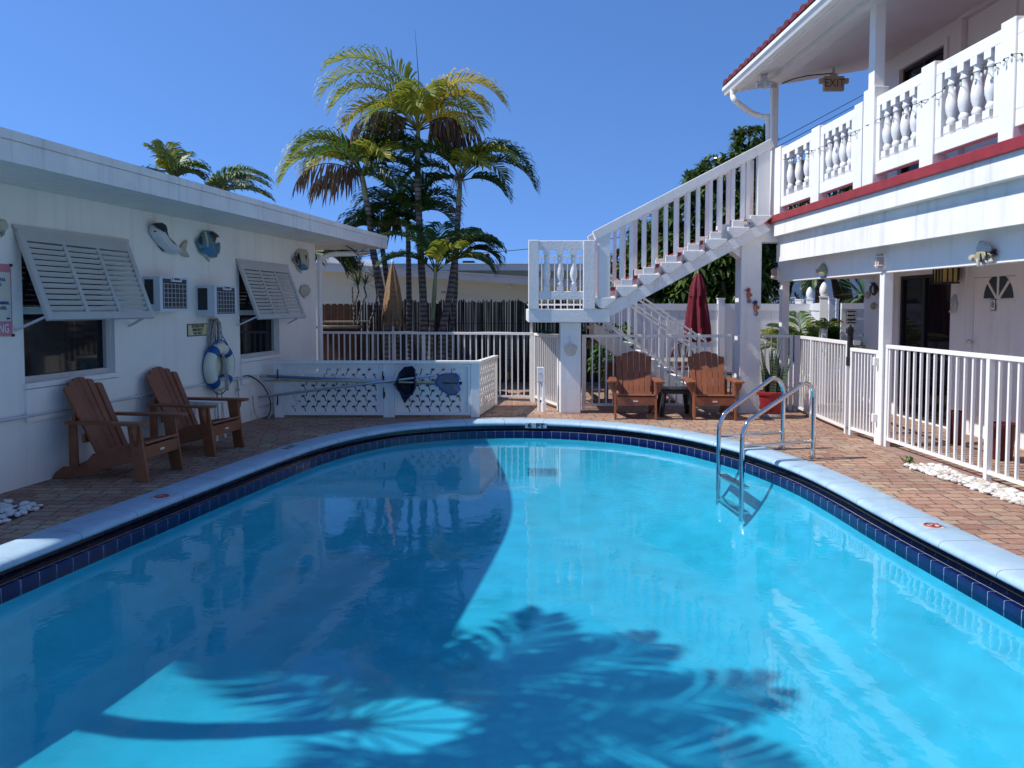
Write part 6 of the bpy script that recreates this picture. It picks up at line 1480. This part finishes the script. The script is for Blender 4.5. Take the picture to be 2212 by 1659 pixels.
q = W(1100.5, 620.5, YB - .12); t = thing('globe_lamp', 'white globe lamp on the cream house wall', 'wall lamp', q); part('globe', MB().ball(q, .058), M['vinyl'], t, smooth=True); part('bracket', MB().tube([q + V((0, .12, .06)), q + V((0, .03, .03))], .02, 8), M['white'], t)
q = W(958, 626, YB - .05); t = thing('wall_box_light', 'small white box light on the cream house wall between two palms', 'wall lamp', q); part('box', MB().box(q.x - .07, q.x + .07, q.y - .05, q.y + .048, q.z - .03, q.z + .1), M['vinyl'], t, bevel=.01); part('lens', MB().box(q.x - .06, q.x + .06, q.y - .045, q.y + .04, q.z - .09, q.z - .031), M['lampglass'], t)
YB2 = 30
t = thing('sage_house', 'sage green house with white flat roof behind the cream one', 'house', (W(1080, 600, YB2).x, YB2, 0)); xl_, xr_ = W(872, 600, YB2).x, W(1345, 600, YB2).x
part('wall', MB().box(xl_, xr_, YB2, YB2 + 8, 0, W(900, 584, YB2).z), M['green_wall'], t); z = W(900, 584, YB2 - .8).z
part('roof', MB().box(xl_ - .8, xr_ + .8, YB2 - .8, YB2 + 8.8, z, W(900, 571, YB2 - .8).z), M['roofgrey'], t); part('roof_edge', MB().box(xl_ - .85, xr_ + .85, YB2 - .85, YB2 + 8.85, W(900, 570.5, YB2 - .8).z, W(900, 568, YB2 - .8).z + .0), M['white'], t)
# white house roof behind the left palms
YB3 = 27; t = thing('white_house', 'pale house roof seen between the left building and the palms', 'house', (W(760, 600, YB3).x, YB3, 0)); part('wall', MB().box(W(690, 600, YB3).x, W(815, 600, YB3).x, YB3, YB3 + 6, 0, W(750, 560, YB3).z), M['siding'], t); part('roof', MB().prism([W(680, 562, YB3 - .3), W(825, 580, YB3 - .3), W(825, 573, YB3 - .3), W(680, 545, YB3 - .3)], None, (0, 7, 0)), M['white'], t)
def towers(px0, px1, py, Y, lab, bands, nm='apartment_tower'):
    a, b = W(px0, py, Y), W(px1, py, Y); t = thing(nm, lab, 'building', ((a.x + b.x) / 2, Y, 0)); part('wall', MB().box(a.x, b.x, Y, Y + 20, 0, a.z), M['tower'], t)
    for k in range(bands):
        z = a.z - (k + .6) * (a.z / 14); mb = MB(); mb.box(a.x - .2, b.x + .2, Y - .25, Y - .01, z, z + a.z / 30); part('window_band', mb, M['pane'], t)
towers(1050, 1057, 547, 420, 'slender tower block on the skyline at the right of the palms', 6); towers(1000, 1024, 563, 400, 'long low tower block on the skyline behind the palms', 4)
mb = MB()
t = thing('power_line', 'black power line between the palm clump and the landing', 'power line', W(1060, 545, 24)); pp_ = [W(930, 541, 26), W(985, 548, 25), W(1060, 545, 24), W(1140, 538, 23), W(1400, 505, 20), W(1700, 400, 18)]; part('wire', MB().tube(pp_, .012, 5), M['wire'], t)
for (a, b, l_) in (((1640, 325), (1900, 186), 'upper of two thin wires crossing the sky behind the balcony'), ((1640, 338), (1900, 200), 'lower of two thin wires crossing the sky behind the balcony')):
    solo('power_line', MB().tube([W(a[0], a[1], 26), W(b[0], b[1], 30)], .012, 5), M['wire'], l_, 'power line', base=W(a[0], a[1], 26))
# thatched umbrella, bar tables, bar counter
YT = 15.5
q = W(849, 700, YT); q.z = 0; zb_, zt_ = W(849, 697, YT).z, W(848, 569, YT).z
t = thing('thatched_umbrella', 'closed straw thatched umbrella in front of the palm trunks', 'umbrella', q); part('pole', MB().tube([q, V((q.x, q.y, zt_ + .03))], .022, 10), M['metal_white'], t)
hh = zt_ - zb_; prof = [(.16, .02), (.185, .08), (.165, hh * .35), (.125, hh * .6), (.07, hh * .85), (.02, hh)]; part('core', MB().lathe(prof, V((q.x, q.y, zb_)), 28, lambda a, i: 1 + .12 * math.sin(6 * a)), M['thatch'], t, smooth=True)
mb = MB(); rg_ = random.Random(9)
for k in range(1100):
    a = rg_.uniform(0, 6.283); f0 = rg_.uniform(.12, 1.0); z0 = hh * f0; L_ = rg_.uniform(.15, .34); rad = lambda z: .20 * (1 - max(0, z) / hh) ** .75 * (1 + .12 * math.sin(6 * a)) + .006
    z1 = max(-.05, z0 - L_); p0 = V((q.x + rad(z0) * math.cos(a), q.y + rad(z0) * math.sin(a), zb_ + z0)); r1 = rad(max(z1, .02)) + rg_.uniform(0, .014); a2 = a + rg_.uniform(-.06, .06); p1 = V((q.x + r1 * math.cos(a2), q.y + r1 * math.sin(a2), zb_ + z1 + rg_.uniform(-.03, 0))); w_ = V((-math.sin(a), math.cos(a), 0)) * rg_.uniform(.004, .009)
    mb.add([p0 - w_, p0 + w_, p1 + w_ * .5, p1 - w_ * .5], [(0, 1, 2, 3)])
part('straw', mb, leafmat('straw', (.14, .085, .045), (.42, .28, .15), .15, .9), t)
part('finial', MB().lathe([(.02, 0), (.03, .03), (.012, .08)], V((q.x, q.y, zt_)), 10), M['vinyl'], t)
def bartable(px, py, wpx, Y, lab, m):
    q = W(px, py, Y); r = wpx / 2 * Y / F; t = thing('bar_table', lab, 'table', (q.x, Y, 0), group='round bar tables behind the picket fence'); part('table_top', MB().lathe([(r * .96, q.z - .03), (r, q.z - .02), (r, q.z - .004), (r * .97, q.z)], V((q.x, Y, 0)), 36), m, t); part('column', MB().tube([(q.x, Y, 0), (q.x, Y, q.z - .03)], .05, 10), M['iron'], t); part('foot', MB().lathe([(.3, 0), (.3, .03), (.05, .07)], V((q.x, Y, 0)), 20), M['iron'], t)
bartable(871, 717, 80, YT, 'round bar table under the thatched umbrella', M['lightwood']); bartable(1064, 718, 96, 15.2, 'round grey bar table in front of the bare reed fence', M['stone'])
bartable(1185, 722, 60, 15.6, 'round bar table half hidden behind the landing pillar', M['stone'])
YC = 16.6; a, b = W(690, 705, YC), W(768, 705, YC); z = W(720, 699, YC).z
t = thing('bar_counter', 'brown wooden bar counter in front of the board fence', 'counter', ((a.x + b.x) / 2, YC, 0)); part('front', MB().box(a.x, b.x, YC, YC + .5, 0, z - .1), M['wood_fence'], t); part('counter_top', MB().box(a.x - .05, b.x + .05, YC - .1, YC + .55, z - .099, z - .05), M['lightwood'], t); part('back_shelf', MB().box(a.x, b.x + .2, YC + .3, YC + .6, z + .02, z + .05), M['lightwood'], t); part('shelf_post', MB().box(b.x + .1, b.x + .14, YC + .4, YC + .44, 0, z + .019), M['wood_fence'], t)
# dracaena with bare crooked stems
q = W(770, 700, 16.9); q.z = 0; t = thing('dracaena', 'spiky dracaena with bare crooked stems in front of the reed fence', 'plant', q)
def dpt(x, y, Y=16.9): return W(662.4 + x * .2343, 489.6 + y * .2343, Y)
lf = MB(); rg_ = random.Random(12)
for pts, tip in (([(430,960),(440,800),(425,690),(420,560)], 0), ([(470,900),(500,760),(520,690),(552,640),(530,560),(540,530)], 1), ([(440,760),(455,680),(480,600),(470,540)], 1), ([(470,560),(490,470),(492,410)], 1), ([(570,970),(590,850),(630,750),(650,640),(640,560),(630,470)], 1), ([(600,840),(640,770),(655,690)], 0)):
    part('stem', MB().tube([dpt(x, y) for x, y in pts], .018, 6), M['trunk'], t, smooth=True)
    if tip:
        c = dpt(*pts[-1])
        for k in range(34):
            a = rg_.uniform(0, 6.28); e = rg_.uniform(-.2, 1.3); leafquad(lf, c, (math.cos(a) * math.cos(e), math.sin(a) * math.cos(e), math.sin(e)), rg_.uniform(.25, .42), .026, droop=.12)
part('leaves', lf, M['shrubleaf'], t)
# white vinyl fences
def vfence(name, label, a, b, zt, panels, m='vinyl', finial=None, group='white vinyl privacy fences'):
    a, b = V(a), V(b); d = b - a; Ln = d.length; u = d / Ln; nn = V((u.y, -u.x, 0)); T = frame(a, u, nn); t = thing(name, label, 'fence', (a + b) / 2, group=group); w = Ln / panels
    for k in range(panels):
        mb = MB(T); s0, s1 = k * w + .065, (k + 1) * w - .065; nb = max(1, round((s1 - s0) / .19)); bw = (s1 - s0) / nb
        for j in range(nb): mb.box(s0 + j * bw + .002, s0 + (j + 1) * bw - .002, -.02, .02, .1, zt - .14)
        part('boards', mb, M[m], t); part('top_rail', MB(T).box(s0, s1, -.035, .035, zt - .139, zt), M[m], t); part('bottom_rail', MB(T).box(s0, s1, -.035, .035, .03, .099), M[m], t); part('mid_rail', MB(T).box(s0, s1, -.03, .03, zt * .56, zt * .56 + .09), M[m], t)
    for k in range(panels + 1):
        s = k * w; po = part('post', MB(T).box(s - .064, s + .064, -.064, .064, 0, zt + .09), M[m], t); part('cap', MB(T).box(s - .075, s + .075, -.075, .075, zt + .0901, zt + .115), M[m], po)
        if finial: part('finial', MB().lathe([(.045, 0), (.06, .02), (.075, .07), (.07, .14), (.045, .2), (.01, .24)], a + u * s + V((0, 0, zt + .116)), 18), M[m], po, smooth=True)
YV = 16.3
zv = W(1450, 656, YV).z
xp = W(1551, 700, YV).x
vfence('vinyl_fence', 'long white vinyl fence behind the maroon umbrella', (xp - 2.2, YV, 0), (xp + 2.3, YV, 0), zv, 2)
a, b = V((5.36, 13.75, 0)), V((W(1748, 700, 17.0).x, 17.0, 0))
vfence('vinyl_fence', 'sunny white vinyl fence with acorn finials behind the areca palm', a, b, W(1745, 656, 17).z, 1, finial=True)
vfence('vinyl_fence', 'shaded white vinyl fence behind the far porch post', (xp + 2.45, YV + .2, 0), (b.x - .2, 17.05, 0), W(1700, 656, 17).z - .02, 1)
# private gate with the sign
YG_ = 13.55; x0, x1 = W(1817, 700, YG_).x, W(1869, 700, YG_).x; zt_ = W(1840, 655, YG_).z
t = thing('private_gate', 'white vinyl gate carrying the private property sign', 'gate', ((x0 + x1) / 2, YG_, 0)); part('panel', MB().box(x0, x1, YG_, YG_ + .04, .06, zt_), M['vinyl'], t)
for z in (.06, W(1840, 727, YG_).z, zt_ - .1): part('cross_rail', MB().box(x0 + .001, x1 - .001, YG_ - .012, YG_ - .0005, z + .001, z + .099), M['vinyl'], t)
part('handle', MB().ball(W(1867, 723, YG_ - .02), .03, .02, .04), M['black'], t, smooth=True)
a, b = W(1828.6, 670, YG_ - .02), W(1849.5, 700, YG_ - .02)
t = thing('private_property_sign', 'black sign with white lettering reading PRIVATE PROPERTY', 'sign', ((a.x + b.x) / 2, YG_ - .02, b.z)); h = a.z - b.z; cx = (a.x + b.x) / 2; w_ = b.x - a.x
part('plate', MB().box(a.x, b.x, YG_ - .025, YG_ - .0125, b.z, a.z), M['ink'], t)
fr = MB(); e_ = .006
for (p0, p1, z0, z1) in ((a.x + e_, b.x - e_, b.z + e_, b.z + 2 * e_), (a.x + e_, b.x - e_, a.z - 2 * e_, a.z - e_), (a.x + e_, a.x + 2 * e_, b.z + 2 * e_, a.z - 2 * e_), (b.x - 2 * e_, b.x - e_, b.z + 2 * e_, a.z - 2 * e_)): fr.box(p0, p1, YG_ - .027, YG_ - .0251, z0, z1)
part('frame_line', fr, M['whiteink'], t)
part('lettering', merge(text('PRIVATE', h * .27, (cx, YG_ - .027, b.z + h * .74), (1, 0, 0), (0, 0, 1), sx=.62, bold=.0), text('PROPERTY', h * .27, (cx, YG_ - .027, b.z + h * .45), (1, 0, 0), (0, 0, 1), sx=.55), text('NO TRESPASSING', h * .14, (cx, YG_ - .027, b.z + h * .18), (1, 0, 0), (0, 0, 1), sx=.55)), M['whiteink'], t)
# areca palm behind the corner fence
q = V((W(1755, 800, 14.2).x, 14.2, 0)); t = thing('areca_palm', 'bushy yellow green areca palm behind the corner of the picket fence', 'palm', q); mb = MB(); rg_ = random.Random(31)
for k in range(26):
    az = rg_.uniform(0, 360); b_ = q + V((rg_.uniform(-.22, .22), rg_.uniform(-.2, .2), rg_.uniform(.2, .6))); frond(mb, b_, az, rg_.uniform(52, 84), rg_.uniform(1.25, 1.75), rg_.uniform(60, 115), rg_.choice([0, 0, 1, 0, 0]), 500 + k, leaf=.36, n=30, w=.02)
part('foliage', mb, LM, t); part('stems', MB().tube([q, q + V((.05, 0, .6))], .04, 8), M['crownshaft'], t)
# yucca and dark tree trunk, pygmy palm, siding house, hedge
q = V((W(1862, 640, 15.2).x, 15.2, 0)); c = W(1866, 640, 15.2); t = thing('yucca', 'broad leaved yucca over the private gate', 'plant', q); part('stem', MB().tube([q, c], .05, 8), M['trunk'], t); mb = MB(); rg_ = random.Random(8)
for k in range(46): a = rg_.uniform(0, 6.28); e = rg_.uniform(-.5, 1.3); leafquad(mb, c, (math.cos(a) * math.cos(e), math.sin(a) * math.cos(e), math.sin(e)), rg_.uniform(.45, .75), .09, droop=.15)
part('leaves', mb, M['yucca'], t)
def leaf_cloud(mb, blobs, n, seed, L0=.2, L1=.34, w=.07, per=9):
    rg_ = random.Random(seed); tot = sum(b[3] ** 2 for b in blobs)
    for cx, cy, cz, r_, rz in blobs:
        for k in range(int(n * r_ ** 2 / tot)):
            while True:
                d = V((rg_.gauss(0, 1), rg_.gauss(0, 1), rg_.gauss(0, 1)))
                if d.length > .1: break
            d.normalize(); rr_ = r_ * (rg_.uniform(.45, 1.0)) ** .6; c = V((cx, cy, cz)) + V((d.x * rr_, d.y * rr_, d.z * rr_ * rz)); ax = (d + V((0, 0, .4)) + V((rg_.uniform(-.5, .5), rg_.uniform(-.5, .5), rg_.uniform(-.3, .5)))).normalized()
            s1 = ax.cross(V((0, 0, 1)));
            if s1.length < .05: s1 = V((1, 0, 0))
            s1.normalize(); s2 = ax.cross(s1)
            for j in range(per):
                q_ = 6.283 * j / per + rg_.uniform(-.3, .3); leafquad(mb, c, ax * rg_.uniform(.2, .7) + s1 * math.cos(q_) + s2 * math.sin(q_), rg_.uniform(L0, L1), w * rg_.uniform(.8, 1.2), droop=.25)
def at_(px, py, Y): p = W(px, py, Y); return p
blobs = []
for px, py, Y, r_ in ((1415, 520, 19.5, .7), (1440, 560, 19, 1.0), (1500, 480, 19, .85), (1515, 392, 19, .38), (1550, 370, 19.5, .4), (1560, 580, 18.6, 1.1), (1590, 480, 19, 1.0), (1610, 390, 19.5, .75), (1625, 310, 19.5, .5), (1365, 590, 19.6, .7), (1640, 500, 19.3, .8), (1650, 390, 19.8, .6), (1620, 590, 18.6, .7), (1480, 640, 18.5, .8), (1390, 620, 18.7, .75), (1600, 640, 18.3, .6)):
    p = at_(px, py, Y); blobs.append((p.x, p.y, p.z, r_, .9))
q = V((at_(1540, 700, 19.3).x, 19.3, 0)); t = thing('broadleaf_tree', 'large glossy broadleaf tree behind the stair', 'tree', q)
part('trunk', MB().tube([q, q + V((.05, 0, 1.1)), q + V((0, 0, 2.2))], [.17, .14, .11], 10), M['trunk'], t, smooth=True)
for b_ in blobs[::2]: part('limb', MB().tube([q + V((0, 0, 1.6)), (q + V((0, 0, 1.6))).lerp(V(b_[:3]), .5) + V((0, 0, .15)), V(b_[:3])], [.07, .05, .02], 6), M['trunk'], t, smooth=True)
mb = MB(); leaf_cloud(mb, blobs, 2600, 3, L0=.22, L1=.36, w=.085, per=8); part('crown', mb, M['treeleaf'], t)
# hedge and dark tree seen through the porch
blobs = [(W(1650, 640, 20).x + k * .55, 20 + .3 * (k % 2), 1.45 + .2 * math.sin(k * 1.7), .5, .9) for k in range(10)]
q = V((blobs[4][0], 20, 0)); t = thing('hedge', 'green hedge showing over the fences through the porch', 'hedge', q); mb = MB(); leaf_cloud(mb, blobs, 600, 5, L0=.1, L1=.2, w=.05, per=7); part('foliage', mb, M['shrubleaf'], t); part('stems', MB().tube([q, q + V((0, 0, 1.3))], .05, 6), M['trunk'], t)
blobs = [(W(1330, 640, 17.0).x - .1, 16.9, 1.2, .32, 1), (W(1240, 640, 17.1).x, 17.1, 1.1, .3, 1), (W(1180, 700, 17.0).x, 16.9, .95, .3, .9), (W(1310, 780, 14.9).x, 15.0, .75, .34, 1.1), (W(1345, 700, 15.4).x, 15.6, 1.0, .3, 1.1)]
q = V((blobs[0][0], 16.9, 0)); t = thing('shrub', 'leafy shrub growing along the reed fence behind the landing', 'shrub', q); mb = MB(); leaf_cloud(mb, blobs, 330, 6, L0=.09, L1=.17, w=.05, per=7); part('foliage', mb, M['shrubleaf'], t); part('stems', MB().tube([q, q + V((0, 0, 1.1))], .03, 6), M['trunk'], t)
q = V((W(1822, 640, 18.5).x, 18.5, 0)); t = thing('dark_tree', 'dark leaning trunk of a tree behind the private gate', 'tree', q); part('trunk', MB().tube([q + V((.25, 0, 0)), q + V((.1, 0, 1.4)), q + V((-.15, 0, 2.6)), q + V((-.5, 0, 4.0))], [.26, .22, .19, .16], 12), M['wood_fence'], t, smooth=True)
mb = MB(); leaf_cloud(mb, [(q.x - .4 + k, 18.5 + (k % 2) * .6, 4.6 + .4 * math.sin(k * 2), 1.0, .7) for k in range(-1, 4)], 500, 16, per=8); part('crown', mb, M['treeleaf'], t)
c = W(1771, 606, 18); palm('palm_tree', 'small feathery date palm seen through the porch', [V((c.x, 18, 0)), V((c.x + .02, 18, 1.2)), c + V((0, 0, .25))], .10, .10, [(az, el, 1.0, 110, 4) for az, el in ((0, 55), (50, 60), (100, 50), (150, 58), (200, 52), (250, 60), (300, 50), (340, 20), (190, 15), (240, 10), (290, 12), (170, 0), (10, 0), (220, -5))], 13, shaft=.15, leaf=.3)
YW = 24; x0, x1 = W(1650, 640, YW).x, W(1950, 640, YW).x
t = thing('siding_house', 'white clapboard house seen through the porch', 'house', ((x0 + x1) / 2, YW, 0)); mb = MB()
for k in range(26): z = .1 + k * .13; mb.prism([(x0, YW, z), (x0, YW - .025, z), (x0, YW, z + .128)], None, (x1 - x0, 0, 0))
part('siding', mb, M['siding'], t); part('wall', MB().box(x0, x1, YW + .001, YW + 6, 0, 3.5), M['siding'], t); part('roof', MB().prism([(x0 - .4, YW - .4, 3.5), (x1 + .4, YW - .4, 3.5), (x1 + .4, YW + 3, 5), (x0 - .4, YW + 3, 5)], None, (0, .01, .12)), M['roofgrey'], t)
# ================================================================== LIGHT
w = bpy.data.worlds.new('World'); sc.world = w; w.use_nodes = True; nt = w.node_tree
SUN_D = V((.62, .06, -.765)).normalized()
el = math.asin(-SUN_D.z); az = math.atan2(-SUN_D.x, -SUN_D.y)
sky = nt.nodes.new('ShaderNodeTexSky'); sky.sky_type = 'NISHITA'; sky.sun_disc = False; sky.sun_elevation = el; sky.sun_rotation = az
sky.air_density = .9; sky.dust_density = 0.0; sky.ozone_density = 5.0; sky.altitude = 1500
tcw = nt.nodes.new('ShaderNodeTexCoord'); va = nt.nodes.new('ShaderNodeVectorMath'); va.operation = 'ADD'; va.inputs[1].default_value = (0, 0, .26); nt.links.new(tcw.outputs['Generated'], va.inputs[0])
vn = nt.nodes.new('ShaderNodeVectorMath'); vn.operation = 'NORMALIZE'; nt.links.new(va.outputs[0], vn.inputs[0]); nt.links.new(vn.outputs[0], sky.inputs['Vector'])
hs = nt.nodes.new('ShaderNodeHueSaturation'); hs.inputs['Saturation'].default_value = 1.12; hs.inputs['Hue'].default_value = .504; nt.links.new(sky.outputs[0], hs.inputs['Color'])
bg = nt.nodes['Background']; nt.links.new(hs.outputs[0], bg.inputs[0]); bg.inputs[1].default_value = .136
sl = bpy.data.lights.new('sun', 'SUN'); so = bpy.data.objects.new('sun', sl); col.objects.link(so)
sl.energy = 2.88; sl.angle = R(.5); sl.color = (1, .98, .95); so.location = (-20, -5, 30)
so.rotation_euler = SUN_D.to_track_quat('-Z', 'Y').to_euler()
sc.view_settings.view_transform = 'Standard'; sc.view_settings.look = 'None'; sc.view_settings.exposure = 0.85; sc.view_settings.gamma = 1
sc.cycles.max_bounces = 8; sc.cycles.transparent_max_bounces = 12; sc.cycles.use_denoising = True
